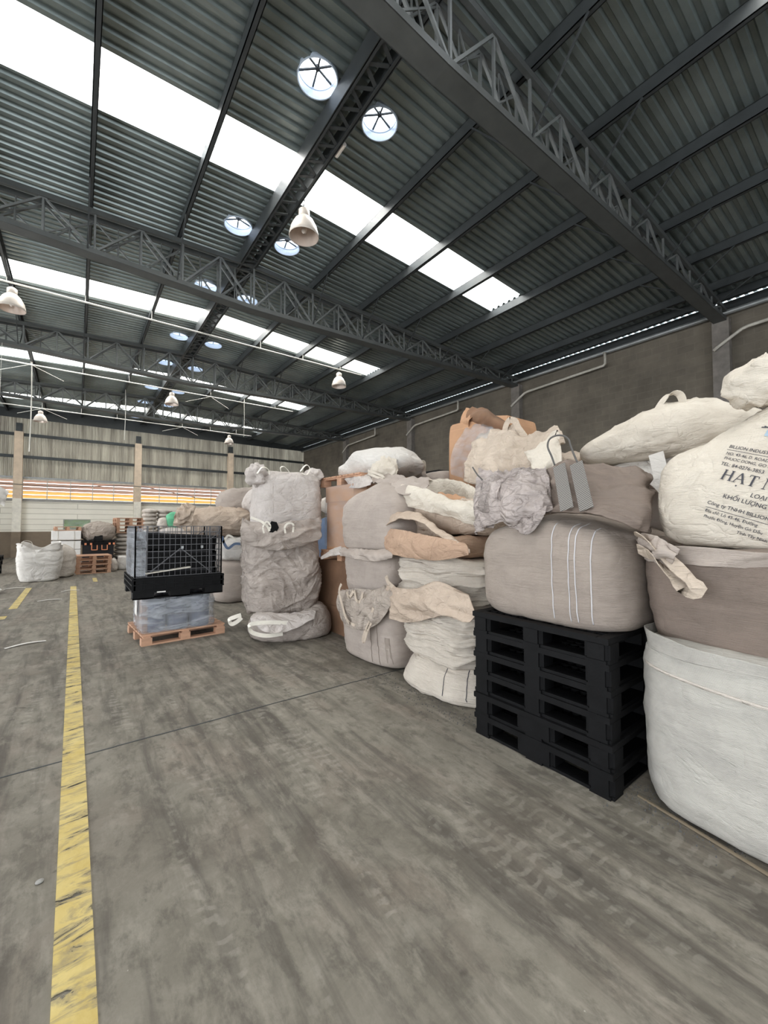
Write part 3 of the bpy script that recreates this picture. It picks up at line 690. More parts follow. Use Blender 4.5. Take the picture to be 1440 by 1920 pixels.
# ------------------------------------------------------------------ pallets
def make_plastic_pallet(label, loc, wide=False):
    t = thing('plastic_pallet', loc, label, 'pallet', 'stacked black plastic pallets')   # X 1.2 deep, Y 1.0 wide, z .15
    bm = B(); W, D, z0, z1 = 1.2, 1.0, .112, .15
    for a, b, c, d in ((-.6, .6, -.5, -.43), (-.6, .6, .43, .5), (-.6, -.53, -.43, .43), (.53, .6, -.43, .43), (-.53, .53, -.04, .04), (-.05, .05, -.43, .43)): box(bm, a, b, c, d, z0, z1)
    for i in range(15): x = -.53+1.06*(i+1)/16; box(bm, x-.008, x+.008, -.43, .43, z0+.008, z1-.002)
    for i in range(13): y = -.43+.86*(i+1)/14; box(bm, -.53, .53, y-.008, y+.008, z0+.01, z1-.004)
    bmesh.ops.bevel(bm, geom=[e for e in bm.edges if e.calc_length() > .9], offset=.004, segments=1, affect='EDGES')
    obj('deck', bm, M['black_plastic'], t)
    bw = .11 if wide else .075
    for x in (-.52, 0, .52):
        for y in (-.425, 0, .425):
            hw = bw*1.25 if y == 0 and wide else bw
            bm = B(); box(bm, x-.08, x+.08, y-min(hw, .5-abs(y)), y+min(hw, .5-abs(y)), .018, .114)
            bmesh.ops.bevel(bm, geom=[e for e in bm.edges if abs(e.verts[0].co.z-e.verts[1].co.z) > .05], offset=.025, segments=3, affect='EDGES')
            obj('block', bm, M['black_plastic'], t)
    bm = B()
    for y in (-.425, 0, .425): box(bm, -.6, .6, y-.06, y+.06, 0, .02)
    for x in (-.53, 0, .53): box(bm, x-.055, x+.055, -.5, .5, 0, .0195)
    obj('bottom_frame', bm, M['black_plastic'], t)
    return t
order = ['bottom one on the floor', 'second from the floor', 'third from the floor', 'fourth from the floor', 'fifth, just under the top one', 'topmost, carrying the striped taupe sack']
random.seed(11)
pp = make_plastic_pallet('black plastic pallet in the front stack, '+order[0], (3.03, 1.60, 0), True)
pl = make_plastic_pallet('black plastic pallet in the front stack, '+order[2], (3.05, 1.62, .3))
pl['group'] = pp['group'] = 'front stack of black pallets'
dup(pp, (3.035, 1.61, .15), 'black plastic pallet in the front stack, '+order[1], rz=.01)
for i in (3, 4, 5): dup(pl, (3.05+random.uniform(-.015, .015), 1.62+random.uniform(-.012, .012), .15*i-.0), 'black plastic pallet in the front stack, '+order[i], rz=random.uniform(-.015, .015))
dk = make_plastic_pallet('black plastic pallet at the far left edge, on the floor', (-2.55, 17.8, 0)); dk['group'] = 'dark pallets at the far left'
for i, l in enumerate(('second from the floor', 'third from the floor', 'on top')): dup(dk, (-2.55+.02*i, 17.8, .15*(i+1)), 'black plastic pallet in the far left stack, '+l)
bp = dup(dk, (5.7, 5.7, 2.25), 'black plastic pallet behind the taupe sack handle, lower one', group='black pallets against the right wall side'); dup(dk, (5.72, 5.7, 2.4), 'black plastic pallet behind the taupe sack handle, upper one', group='black pallets against the right wall side')
for i, q in enumerate('floor,second,third,fourth,fifth,sixth,seventh,eighth,ninth,tenth,eleventh,twelfth,thirteenth,fourteenth,fifteenth'.split(',')): dup(dk, (5.7, 5.7, .15*i), 'black plastic pallet, %s layer of the tall stack behind the taupe sack handle' % q, group='black pallets against the right wall side')

def make_wood_pallet(label, loc, group, mat='wood', rz=0):
    t = thing('wooden_pallet', loc, label, 'pallet', group, rz)
    for i in range(7):
        y = -.5+.07+i*(.86/6); obj('deck_board', box(B(), -.6, .6, y-.055, y+.055, .122, .144), M[mat], t)
    for x in (-.53, 0, .53):
        obj('stringer', box(B(), x-.05, x+.05, -.5, .5, .1, .122), M[mat], t)
        for y in (-.44, 0, .44): obj('block', box(B(), x-.07, x+.07, y-.055, y+.055, .02, .1), M[mat], t)
    for y in (-.44, 0, .44): obj('bottom_board', box(B(), -.6, .6, y-.055, y+.055, 0, .02), M[mat], t)
    return t
wp = make_wood_pallet('wooden pallet under the film wrapped blue drums', (1.18, 6.62, 0), 'wooden pallets', rz=.07)
wp.scale = (.88, 1, 1)
far = dup(wp, (.43, 16.85, 0), 'orange wooden pallet, lowest of the four stacked on the floor at far left', 'orange pallets before the black bin'); far.scale = (.78, 1, 1)
for i, l in enumerate(('second from floor', 'third from floor', 'top one')):
    q = dup(far, (.43+.01*i, 16.85, .145*(i+1)+.003), 'orange wooden pallet in the low far left stack, '+l)
hi = dup(far, (1.62, 18.9, 1.28), 'orange wooden pallet on the white sack pile, lowest', 'orange pallets on top of the white sacks')
for i, l in enumerate(('second', 'third', 'top')): dup(hi, (1.62, 18.9, 1.28+.145*(i+1)), 'orange wooden pallet on the white sack pile, '+l+' one')
dup(far, (-.28, 18.5, 1.38), 'orange wooden pallet lying on the white cartons at far left', 'orange pallets on white cartons').scale = (.62, 1, 1)

# ------------------------------------------------------------------ wrapped drums, black bin, wire cage
dr = thing('drum', (0, 0, 0), 'x', 'drum', 'blue drums on the wooden pallet')
obj('drum_body', lathe(B(), [(.118, 0), (.128, .01), (.13, .08), (.133, .085), (.13, .09), (.13, .2), (.0, .2)], 28, cap=False), M['drum_blue'], dr, True)
obj('lid', lathe(B(), [(.0, .2), (.134, .2), (.137, .205), (.134, .218), (.0, .22)], 28), M['lid_dark'], dr, True)
xs = [.80, 1.08, 1.36]; yy = [6.30, 6.60, 6.90]; first = True
cols = ['left', 'middle', 'right']; rws = ['front', 'middle', 'back']
for L in (0, 1):
    for i, x in enumerate(xs):
        for j, y in enumerate(yy):
            l = 'blue drum wrapped in film on the wooden pallet, %s layer, %s row, %s' % ('upper' if L else 'lower', rws[j], cols[i])
            if first: dr.location = (x+.06, y, .146); dr['label'] = l; first = False
            else: dup(dr, (x+.06, y, .146+.222*L), l)
# film wrap around the drums
def wrapfilm(name, x0, x1, y0, y1, z0, z1, m, label, cat, seed, top=True, amp=.012):
    c = Vector(((x0+x1)/2, (y0+y1)/2, z0))
    bm = body(x1-x0, y1-y0, z1-z0, [(0, .985), (.03, 1), (.5, 1.0), (.97, 1.0), (1, .96)]+([(1, .5), (1, 0)] if top else []), 9, (120, 40), seed, [('w', amp, (3, 3, 6)), ('r', amp*.5, (9, 9, 4))])
    bmesh.ops.translate(bm, verts=bm.verts, vec=(0, 0, 0)); bmesh.ops.delete(bm, geom=[f for f in bm.faces if len(f.verts) > 4], context='FACES')
    return tag(obj(name, bm, m, smooth=True, loc=c), label, cat)
fw = wrapfilm('stretch_film', .68, 1.61, 6.14, 7.07, .147, .60, M['film'], 'crinkled clear stretch film around the blue drums', 'plastic film', 4)
obj('address_label', box(B(), -.475, -.47, -.1, .12, .18, .40), M['paper'], fw)
tag(obj('carton', box(B(), .70, .765, 6.2, 7.0, .146, .58), M['card_brown_shade'], keepw=True, loc=Vector((.73, 6.6, .146))), 'brown cardboard sheet standing inside the film at the left of the drums', 'cardboard')
# black plastic bin base
bt = thing('pallet_bin', (1.13, 6.6, .605), 'shallow black plastic bin with ribbed walls on top of the wrapped drums', 'bin')
def binwalls(bm, hx, hy, z0, z1, th=.03, ribs=True, nr=9):
    for a in ((-hx, hx, -hy, -hy+th), (-hx, hx, hy-th, hy), (-hx, -hx+th, -hy, hy), (hx-th, hx, -hy, hy)): box(bm, *a, z0, z1)
    if ribs:
        for z in (z0+.01, (z0+z1)/2, z1-.02):
            box(bm, -hx-.015, hx+.015, -hy-.015, -hy, z-.008, z+.008); box(bm, -hx-.015, -hx, -hy, hy+.015, z-.008, z+.008)
            box(bm, -hx-.015, hx+.015, hy, hy+.015, z-.008, z+.008); box(bm, hx, hx+.015, -hy, hy+.015, z-.008, z+.008)
        for i in range(nr+1):
            x = -hx+2*hx*i/nr; box(bm, x-.008, x+.008, -hy-.013, -hy, z0, z1); box(bm, x-.008, x+.008, hy, hy+.013, z0, z1)
            y = -hy+2*hy*i/nr; box(bm, -hx-.013, -hx, y-.008, y+.008, z0, z1); box(bm, hx, hx+.013, y-.008, y+.008, z0, z1)
    return bm
obj('bin_wall', binwalls(B(), .55, .52, .10, .27), M['black_plastic'], bt)
obj('bin_floor', box(B(), -.55, .55, -.52, .52, .08, .10), M['black_plastic'], bt)
for x in (-.43, 0, .43):
    for y in (-.44, .44): obj('foot', box(B(), x-.12, x+.12, y-.08, y+.08, .0, .08), M['black_plastic'], bt)
obj('runner', box(box(B(), -.55, .55, -.52, -.38, -.0, .015), -.55, .55, .38, .52, -.0, .015), M['black_plastic'], bt)
obj('white_sticker', box(B(), -.28, -.18, -.545, -.536, .075, .09), M['paper'], bt)
def fbox(label, loc, hx, hy, h, rot=(0, 0, 0)):
    t = thing('folded_crate', loc, label, 'crate', 'black crates inside the wire cage'); t.rotation_euler = rot
    obj('crate_wall', binwalls(B(), hx, hy, 0, h, .02, True, 12), M['black_plastic'], t); obj('crate_floor', box(B(), -hx, hx, -hy, hy, 0, .02), M['black_plastic'], t)
    obj('top_rim', binwalls(B(), hx+.012, hy+.012, h, h+.022, .05, False), M['grey_plastic'], t)
    return t
fbox('black ribbed crate at the bottom of the wire cage', (1.15, 6.58, .71), .46, .41, .22)
fbox('black ribbed crate in the middle of the wire cage', (1.13, 6.6, .965), .46, .41, .22, (.0, .03, 0))
fbox('black ribbed crate tilted on top inside the wire cage', (1.12, 6.6, 1.225), .46, .41, .19, (.0, .06, .03))
bm = B(); bar(bm, (.72, 6.12, .93), (1.25, 6.09, .99), .10, .012); tag(obj('grey_lid', bm, M['pvc']), 'dusty grey flap lying across the front of the wire cage', 'flap')
cg = thing('wire_cage', (1.13, 6.6, .885), 'grey wire mesh cage around the black crates, leaning slightly', 'wire cage')
hx, hy, hz = .53, .50, .66
def panel(along, fixed, nv, lo, hi, name):
    bm = B()
    def P(a, z): return (a, fixed, z) if along == 'x' else (fixed, a, z)
    for i in range(nv+1):
        a = lo+(hi-lo)*i/nv; bar(bm, P(a, 0), P(a, hz), .006)
    for i in range(9): bar(bm, P(lo, hz*i/8), P(hi, hz*i/8), .008)
    for a in (lo, lo+.13, hi-.16, hi): bar(bm, P(a, 0), P(a, hz), .016)
    bar(bm, P(lo+.12, .02), P((lo+hi)/2, hz*.55), .012); bar(bm, P(hi-.14, .02), P((lo+hi)/2, hz*.55), .012)
    bar(bm, P(lo, hz*.72), P(lo+.13, hz*.84), .01); bar(bm, P(lo, hz), P(lo+.13, hz*.85), .01); bar(bm, P(hi, hz*.9), P(hi-.16, hz*.72), .01)
    return obj(name, bm, M['wire'], cg)
fpan = panel('x', -hy, 16, -hx, hx, 'mesh_panel'); panel('x', hy, 16, -hx, hx, 'mesh_panel'); panel('y', -hx, 15, -hy, hy, 'mesh_panel'); panel('y', hx, 15, -hy, hy, 'mesh_panel')
for x in (.02, .27): obj('clip', box(B(), x-.014, x+.014, -hy-.012, -hy+.012, hz*.54, hz*.58+.01), M['galv'], fpan)
obj('ring_latch', tube(B(), [(-hx+.1+.035*math.cos(a*PI/8), -hy-.01, .3+.045*math.sin(a*PI/8)) for a in range(16)], .005, 6, True), M['wire'], fpan)
c = Vector((.68, 6.62, .885))
bm = cloth([[Vector((x, y, z)) for y, x in ((7.13, .66), (6.85, .58), (6.5, .575), (6.15, .59), (6.075, .72))] for z in (.9, 1.1, 1.3, 1.52)], (40, 30), 9, [('w', .02, (4, 4, 5))], .002)
tag(obj('stretch_film', bm, M['film_thin'], smooth=True, keepw=True, loc=c), 'torn clear film hanging over the left corner of the wire cage', 'plastic film')

# ------------------------------------------------------------------ sacks
def sack(label, loc, w, d, h, mat, group=None, name='bulk_sack', **k):
    t = thing(name, loc, label, 'sack', group)
    bm = body(w, d, h, **k)
    t['_'] = 0; del t['_']
    o = obj('sack_body', bm, M[mat], t, True)
    return t, o
def loops(t, pts, wd=.05, mat='strap_white', side=(0, 1, 0), name='strap_loop', n=24, th=.005):
    """world points"""
    bm = ribbon(B(), [Vector(p)-t.location for p in pts], wd, th, side, n); return obj(name, bm, M[mat], t, True)
def bvh_of(o):
    me = o.data; return BVHTree.FromPolygons([o.matrix_basis @ v.co for v in me.vertices], [tuple(p.vertices) for p in me.polygons])
def hit_x(bvh, o, Y, Z, back=1.5):          # local surface point met going +X at world Y,Z
    L = o.parent.location; r = bvh.ray_cast(Vector((-back, Y-L.y, Z-L.z)), Vector((1, 0, 0)))
    return r[0]
def surf_strip(o, name, pts, wd, mat, off=.004):
    bv = bvh_of(o); P = [Vector(p) for p in pts]; bm = B(); prev = None; n = 40
    for i in range(n+1):
        q = crom(P, i/n); tdir = (crom(P, min(1, (i+1)/n))-crom(P, max(0, (i-1)/n))).normalized(); s = Vector((-tdir.y, tdir.x, 0))*wd/2
        row = []
        for e in (-1, 1):
            h = hit_x(bv, o, q.x+s.x*e, q.y+s.y*e)
            if h: row.append(bm.verts.new(h+Vector((-off, 0, 0))))
        if len(row) == 2:
            if prev: bm.faces.new((prev[0], prev[1], row[1], row[0]))
            prev = row
        else: prev = None
    return obj(name, thicken(bm, .002), M[mat], o, True)

# --- right column
t, o = sack('big dirty white bulk sack standing on the floor at the right picture edge', (3.16, .32, 0), 1.34, 1.5, .93, 'white_big', 'right picture edge sacks', res=(150, 80), n=4.6, seed=21, prof=[(0, 0), (0, .86), (.02, .92), (.15, .97), (.4, .99), (.65, 1.0), (.88, .985), (.97, .95), (1.0, .82), (.95, .6), (.93, 0)], layers=[('n', .02, (1.6,1.6,1.6)), ('r', .006, (1.6,1.6,9)), ('w', .006, (3, 3, 7))])
obj('collar', collar(1.34, 1.5, .86, [(0, .08, .0), (90, .10, .0), (135, .09, .0), (180, .05, .015), (225, .05, .01), (270, .07, 0)], n=4.6, seed=2, folds=(14, .012), inset=.985), M['white_big'], t, True)
surf_strip(o, 'seam', [(1.0, .78), (.6, .74), (.2, .72)], .015, 'white', .006)
r1 = o
t, o = sack('brown grey bulk sack, middle of the stack at the right picture edge', (3.2, .42, .845), 1.2, 1.34, .58, 'taupe_dark', 'right picture edge sacks', res=(130, 70), n=4, seed=22, prof=[(0, 0), (0, .8), (.04, .9), (.2, .96), (.6, 1.0), (.9, 1.0), (1.0, .93), (1.0, .5), (1.0, 0)], layers=TAUT)
obj('collar', collar(1.2, 1.34, .50, [(0, .08, 0), (90, .14, .03), (150, .10, .05), (180, .08, .04), (240, .07, .03), (300, .08, 0)], n=4, seed=5, folds=(7, .02), inset=1.0), M['taupe_light'], t, True)
loops(t, [(2.7, 1.04, 1.47), (2.56, .98, 1.49), (2.52, .88, 1.42), (2.5, .76, 1.30), (2.49, .70, 1.235), (2.49, .745, 1.22), (2.5, .80, 1.28), (2.53, .90, 1.37), (2.56, 1.0, 1.42)], .075, 'cream', (0, .75, .65))
bm = cloth([[px(1200, 1000, 2.62), px(1230, 1005, 2.52), px(1275, 1030, 2.5)], [px(1195, 1025, 2.66), px(1225, 1030, 2.5), px(1262, 1048, 2.47)], [px(1205, 1040, 2.66), px(1225, 1055, 2.56), px(1255, 1070, 2.53)]], (30, 24), 3, [('w', .02, (8, 8, 8))], .008)
obj('knotted_flap', bm, M['taupe_light'], t, True, keepw=True)
# --- printed sack on top
def warp3(p):
    p = p.copy(); q = max(0, p.z)/.72; p.z *= 1+.42*max(-.2, min(1, (-p.y+.30)/.6)); p.y += .08*math.sin(q*2.2)*0; p.x += .18*q*q*(.5 if p.x > 0 else 1); return p
t, o = sack('white sack printed with black Vietnamese text, top of the stack at the right picture edge', (3.30, .40, 1.425), 1.18, 1.30, .70, 'cream_light', 'right picture edge sacks', res=(150, 84), n=4.6, seed=31, prof=[(0, 0), (0, .84), (.04, .93), (.2, .98), (.5, 1.0), (.75, .99), (.88, .95), (.97, .82), (1.02, .5), (1.04, 0)], layers=[('n', .028, (1.6,1.6,1.8)), ('e', .018, (1, 2.6, .8)), ('f', .010, (1, 3, 1)), ('r', .004, (7, 7, 10))], warp=warp3)
printed = o
bm = body(.2, .3, .24, PILLOW, 2.4, (60, 40), 6, [('w', .02, (6, 6, 6)), ('e', .02, (4, 9, 3)), ('f', .015, (4, 9, 3))], flat=False); bmesh.ops.translate(bm, verts=bm.verts, vec=px(1432, 745, 3.0)-t.location-Vector((0, 0, .04)))
obj('gathered_neck', bm, M['cream_light'], t, True)
# text
BV = bvh_of(printed)
TA = math.radians(-22)
def put(o, name, verts_uv, faces, y0, z0, mat, off=.005):
    """flat letter shapes in (u right, v up) laid on the sack front"""
    bm = B(); vs = []; ca, sa = math.cos(TA), math.sin(TA)
    for u, v in verts_uv:
        Y = y0-(u*ca-v*sa); Z = z0+(u*sa+v*ca)
        h = hit_x(BV, o, Y, Z)
        vs.append(bm.verts.new(h+Vector((-off, 0, 0))) if h else None)
    for f in faces:
        if all(vs[i] for i in f):
            try: bm.faces.new([vs[i] for i in f])
            except Exception: pass
    for v in [v for v in bm.verts if not v.link_faces]: bm.verts.remove(v)
    return obj(name, bm, M[mat], o)
def text_part(o, s, y0, z0, size, name='printed_text', mat='ink', squeeze=1.0):
    cu = bpy.data.curves.new('t', 'FONT'); cu.body = s; cu.size = size; cu.resolution_u = 3; cu.offset = size*.008
    ob = bpy.data.objects.new('t', cu); link(ob); bpy.context.view_layer.update()
    me = ob.evaluated_get(bpy.context.evaluated_depsgraph_get()).to_mesh()
    vv = [(v.co.x*squeeze, v.co.y) for v in me.vertices]; ff = [tuple(p.vertices) for p in me.polygons]
    ob.evaluated_get(bpy.context.evaluated_depsgraph_get()).to_mesh_clear() if False else None
    r = put(o, name, vv, ff, y0, z0, mat); bpy.data.objects.remove(ob); bpy.data.curves.remove(cu); return r
def rects(L):                               # (u0,v0,u1,v1,width) strokes subdivided so they follow the cloth
    vv, ff = [], []
    for u0, v0, u1, v1, wd in L:
        d = Vector((u1-u0, v1-v0)); n = max(2, int(d.length/.012)); q = Vector((-d.y, d.x)).normalized()*wd/2
        for i in range(n+1):
            p = Vector((u0, v0))+d*i/n; vv += [(p.x-q.x, p.y-q.y), (p.x+q.x, p.y+q.y)]
            if i: k = len(vv); ff.append((k-4, k-3, k-1, k-2))
    return vv, ff
h = .052; sw, tw, sf = .0085, .0035, .016
def serif(u, v, w=sf): return (u-w/2, v, u+w/2, v, .003)
def LH(x): return [(x, 0, x, h, sw), (x+.032, 0, x+.032, h, sw), (x, h*.52, x+.032, h*.52, tw)]+[serif(x+a, b) for a in (0, .032) for b in (0, h)]
def LA(x): return [(x, 0, x+.021, h, tw), (x+.042, 0, x+.021, h, sw), (x+.008, h*.36, x+.034, h*.36, tw), serif(x, 0), serif(x+.042, 0), (x+.018, -.016, x+.025, -.016, .007)]
def LT(x): return [(x+.018, 0, x+.018, h, sw), (x, h, x+.036, h, tw), serif(x+.018, 0), (x, h-.01, x, h, .003), (x+.036, h-.01, x+.036, h, .003)]
def LN(x): return [(x, 0, x, h, tw), (x+.036, 0, x+.036, h, tw), (x, h, x+.036, 0, sw), serif(x, 0), serif(x+.036, h), serif(x, h)]
def LU(x): return [(x, .012, x, h, sw), (x+.032, .012, x+.032, h, tw), (x, .012, x+.01, 0, sw), (x+.01, 0, x+.024, 0, tw), (x+.024, 0, x+.032, .012, tw), serif(x, h), serif(x+.032, h)]
for nm, fn, x in (('H', LH, 0), ('A', LA, .05), ('T', LT, .108), ('N', LN, .178), ('H', LH, .232), ('U', LU, .285), ('A', LA, .33)):
    vv, ff = rects(fn(x)); put(printed, 'printed_letter', vv, ff, .655, 1.80, 'ink')
text_part(printed, 'BILLION INDUSTRIAL', .640, 1.975, .024)
vv, ff = rects([(0, 0, .45, 0, .0025)]); put(printed, 'printed_rule', vv, ff, .645, 1.965, 'ink')
text_part(printed, 'NO. 43-46, D. ROAD NO.', .648, 1.938, .021); text_part(printed, 'PHUOC DONG, GO DAU DIST', .655, 1.912, .021)
text_part(printed, 'TEL: 84-0276-3853', .668, 1.882, .025)
text_part(printed, 'LO\u1ea0I', .540, 1.697, .030); text_part(printed, 'KH\u1ed0I L\u01af\u1ee2NG', .650, 1.700, .030)
text_part(printed, 'C\u00f4ng ty TNHH BILLION', .718, 1.672, .026); vv, ff = rects([(0, 0, .5, 0, .0025)]); put(printed, 'printed_rule', vv, ff, .722, 1.655, 'ink')
text_part(printed, '\u0110\u1ecba ch\u1ec9: L\u00f4 43-46, \u0110\u01b0\u1eddng', .728, 1.630, .022); text_part(printed, 'Ph\u01b0\u1edbc \u0110\u00f4ng, Huy\u1ec7n G\u00f2 D\u1ea7u', .735, 1.600, .021)
text_part(printed, 'T\u1ec9nh T\u00e2y Ninh', .60, 1.512, .021)
vv, ff = rects([(0, 0, .12, .0, .035)]); put(printed, 'printed_logo', vv, ff, .49, 2.03, 'ink_blue')
vv, ff = rects([(0, 0, .03, .004, .006), (.01, .008, .05, -.004, .005)]); put(printed, 'printed_logo', vv, ff, .51, 2.065, 'ink')

# --- striped taupe sack on the black pallets
def warpP(p):
    p = p.copy(); q = max(0, min(1, p.z/.66)); p.z *= 1+.10*(1-min(1, abs(p.y-.0)/.5))*q - .05*abs(p.y)/.5; return p
t, o = sack('full taupe bulk sack with white stripes on the black plastic pallets', (3.05, 1.62, .90), 1.16, 1.11, .64, 'taupe', res=(150, 84), n=4.4, seed=41, prof=[(0, 0), (0, .87), (.03, .94), (.15, .985), (.4, 1.0), (.7, 1.0), (.88, .97), (.98, .88), (1.04, .6), (1.05, .3), (1.05, 0)], layers=[('n', .016, (1.8,1.8,1.8)), ('r', .004, (2.2,2.2,12)), ('w', .004, (6, 6, 9))], warp=warpP)
for a, b in ((1.475, 1.47), (1.365, 1.36), (1.325, 1.315), (1.235, 1.235)): surf_strip(o, 'white_stripe', [(a+.01, 1.57), (a, 1.3), (b, .95)], .007, 'stripe')
g = [[px(1022, 965, 2.64), px(1060, 960, 2.54), px(1127, 968, 2.50), px(1190, 992, 2.6), px(1212, 1000, 2.85)],
     [px(1022, 925, 2.70), px(1060, 915, 2.62), px(1125, 935, 2.66), px(1196, 965, 2.66), px(1216, 960, 2.9)],
     [px(1024, 900, 2.74), px(1062, 888, 2.68), px(1120, 895, 2.82), px(1205, 915, 2.88), px(1222, 925, 3.1)],
     [px(1026, 884, 2.8), px(1058, 868, 2.74), px(1110, 872, 2.9), px(1198, 880, 3.0), px(1215, 890, 3.3)]]
obj('collar', cloth(g, (60, 40), 12, [('w', .024, (3, 3, 5)), ('r', .006, (9, 9, 9))], .006), M['taupe_dark'], t, True, keepw=True)
g = [[Vector((3.5, 1.1, 1.5)), Vector((3.55, 1.6, 1.5)), Vector((3.5, 2.1, 1.5))], [Vector((3.4, 1.15, 1.75)), Vector((3.45, 1.6, 1.8)), Vector((3.4, 2.05, 1.72))], [Vector((3.2, 1.2, 1.9)), Vector((3.3, 1.55, 1.95)), Vector((3.2, 2.0, 1.82))]]
obj('collar_back', cloth(g, (40, 26), 13, SOFT, .006), M['taupe_light'], t, True, keepw=True)
g = [[px(898, 1003, 2.66), px(925, 985, 2.54), px(960, 972, 2.50), px(1000, 965, 2.5), px(1035, 960, 2.58)],
     [px(897, 955, 2.68), px(925, 950, 2.52), px(965, 965, 2.46), px(1000, 950, 2.5), px(1032, 948, 2.6)],
     [px(900, 910, 2.74), px(930, 905, 2.62), px(965, 915, 2.56), px(1000, 905, 2.62), px(1030, 915, 2.66)],
     [px(903, 885, 2.85), px(935, 893, 2.8), px(968, 888, 2.75), px(1000, 890, 2.8), px(1026, 876, 2.8)]]
obj('torn_liner', cloth(g, (70, 60), 14, [('r', .04, (5, 8, 2)), ('w', .022, (3.5, 3.5, 3)), ('r', .014, (14, 14, 8))], .004), M['silver'], t, True, keepw=True)
g = [[px(905, 990, 2.56), px(927, 990, 2.54)], [px(898, 950, 2.55), px(932, 945, 2.52)], [px(905, 900, 2.6), px(940, 905, 2.56)]]
obj('liner_tail', cloth(g, (16, 30), 15, [('w', .015, (9, 9, 9))], .004), M['silver'], t, True, keepw=True)
g = [[px(958, 985, 2.47), px(990, 1003, 2.43), px(1022, 966, 2.5)], [px(970, 975, 2.47), px(1000, 965, 2.45), px(1024, 955, 2.52)], [px(985, 960, 2.5), px(1005, 950, 2.5), px(1028, 950, 2.56)]]
obj('liner_tail', cloth(g, (24, 20), 16, [('w', .016, (9, 9, 9))], .004), M['silver'], t, True, keepw=True)
for a, b in (((1063, 955), (1048, 872)), ((1100, 955), (1080, 868))):
    P = [px(a[0]+(b[0]-a[0])*u, a[1]+(b[1]-a[1])*u, 2.48+.18*u) for u in (0, .25, .5, .75, 1)]
    loops(t, P, .085, 'strap_grey', (0, 1, 0), 'woven_band', th=.003)
P = [px(x, y, X) for x, y, X in ((1040, 872, 2.68), (1034, 855, 2.68), (1027, 838, 2.7), (1030, 824, 2.72), (1042, 817, 2.74), (1056, 817, 2.76), (1066, 824, 2.76), (1070, 836, 2.74), (1076, 852, 2.72), (1083, 868, 2.7))]
obj('rope_loop', tube(B(), [crom(P, i/40)-t.location for i in range(41)], .0065, 8), M['strap_dark'], t, True)
P = [px(x, y, 2.66) for x, y in ((886, 876), (895, 890), (905, 902), (903, 918), (906, 936))]
obj('rope_loop', tube(B(), [crom(P, i/20)-t.location for i in range(21)], .006, 8), M['strap_dark'], t, True)

# --- back row right
t, o = sack('white bulk sack standing behind the striped taupe sack, under a flat white sack', (4.5, 1.35, 0), 1.3, 1.55, 2.15, 'white_clean', 'sacks in the second row', res=(120, 90), n=5, seed=51, layers=[('n', .012, (2,2,2)), ('r', .008, (2,2,14))])
loops(t, [(3.88, 1.36, 2.16), (3.84, 1.32, 2.0), (3.83, 1.30, 1.8), (3.84, 1.29, 1.6)], .11, 'white_clean', (0, 1, 0), 'side_band')
t, o = sack('slumped white sack with a raised handle, lying behind the striped taupe sack', (4.35, 1.45, 2.14), 1.1, 1.45, .36, 'cream_light', 'sacks in the second row', res=(110, 50), n=2.6, seed=52, prof=PILLOW, layers=[('n', .035, (1.6,1.6,1.6)), ('e', .022, (1, 3, 1)), ('f', .018, (1, 4, 1)), ('w', .008, (3, 3, 5))], warp=lambda p: Vector((p.x, p.y, p.z*(1+.35*math.cos((p.y+.25)*2.6)))))
P = [px(x, y, 3.95) for x, y in ((1222, 800), (1228, 778), (1238, 758), (1252, 742), (1268, 738), (1278, 745), (1281, 765), (1281, 790))]
loops(t, P, .07, 'cream_light', (.5, 1, 0))
# cream crumpled sack
t, o = sack('cream crumpled sack with handle loops beside the orange carton', (4.4, 2.48, 0), 1.0, 1.0, 2.3, 'cream', 'sacks in the second row', res=(120, 100), n=4, seed=53, layers=CRUMP)
g = [[px(878, 905, 3.7), px(930, 915, 3.6), px(985, 905, 3.6), px(1040, 880, 3.7)], [px(882, 870, 3.75), px(930, 872, 3.6), px(985, 868, 3.62), px(1050, 850, 3.7)], [px(893, 838, 3.85), px(935, 828, 3.7), px(985, 835, 3.8), px(1058, 822, 3.9)], [px(905, 822, 4.1), px(945, 805, 4.0), px(990, 815, 4.0), px(1045, 808, 4.1)]]
obj('collar', cloth(g, (60, 44), 54, [('w', .045, (2.5, 2.5, 2.5)), ('r', .045, (4, 5, 3)), ('r', .016, (10, 10, 9))], .008), M['cream'], t, True, keepw=True)
loops(t, [px(x, y, 3.85) for x, y in ((946, 815), (948, 800), (955, 788), (966, 790), (972, 802), (985, 820))], .07, 'cream', (0, 1, 0))
loops(t, [px(x, y, 3.72) for x, y in ((955, 835), (962, 850), (985, 860), (1010, 850), (1040, 812), (1044, 825))], .06, 'cream_light', (0, .3, 1))
g = [[px(985, 850, 3.6), px(1000, 880, 3.5), px(990, 900, 3.5)], [px(1005, 840, 3.6), px(1025, 870, 3.5), px(1015, 895, 3.5)], [px(1040, 810, 3.8), px(1050, 835, 3.7), px(1055, 868, 3.6)]]
obj('loose_flap', cloth(g, (24, 24), 55, [('w', .03, (5, 5, 5))], .006), M['cream_light'], t, True, keepw=True)

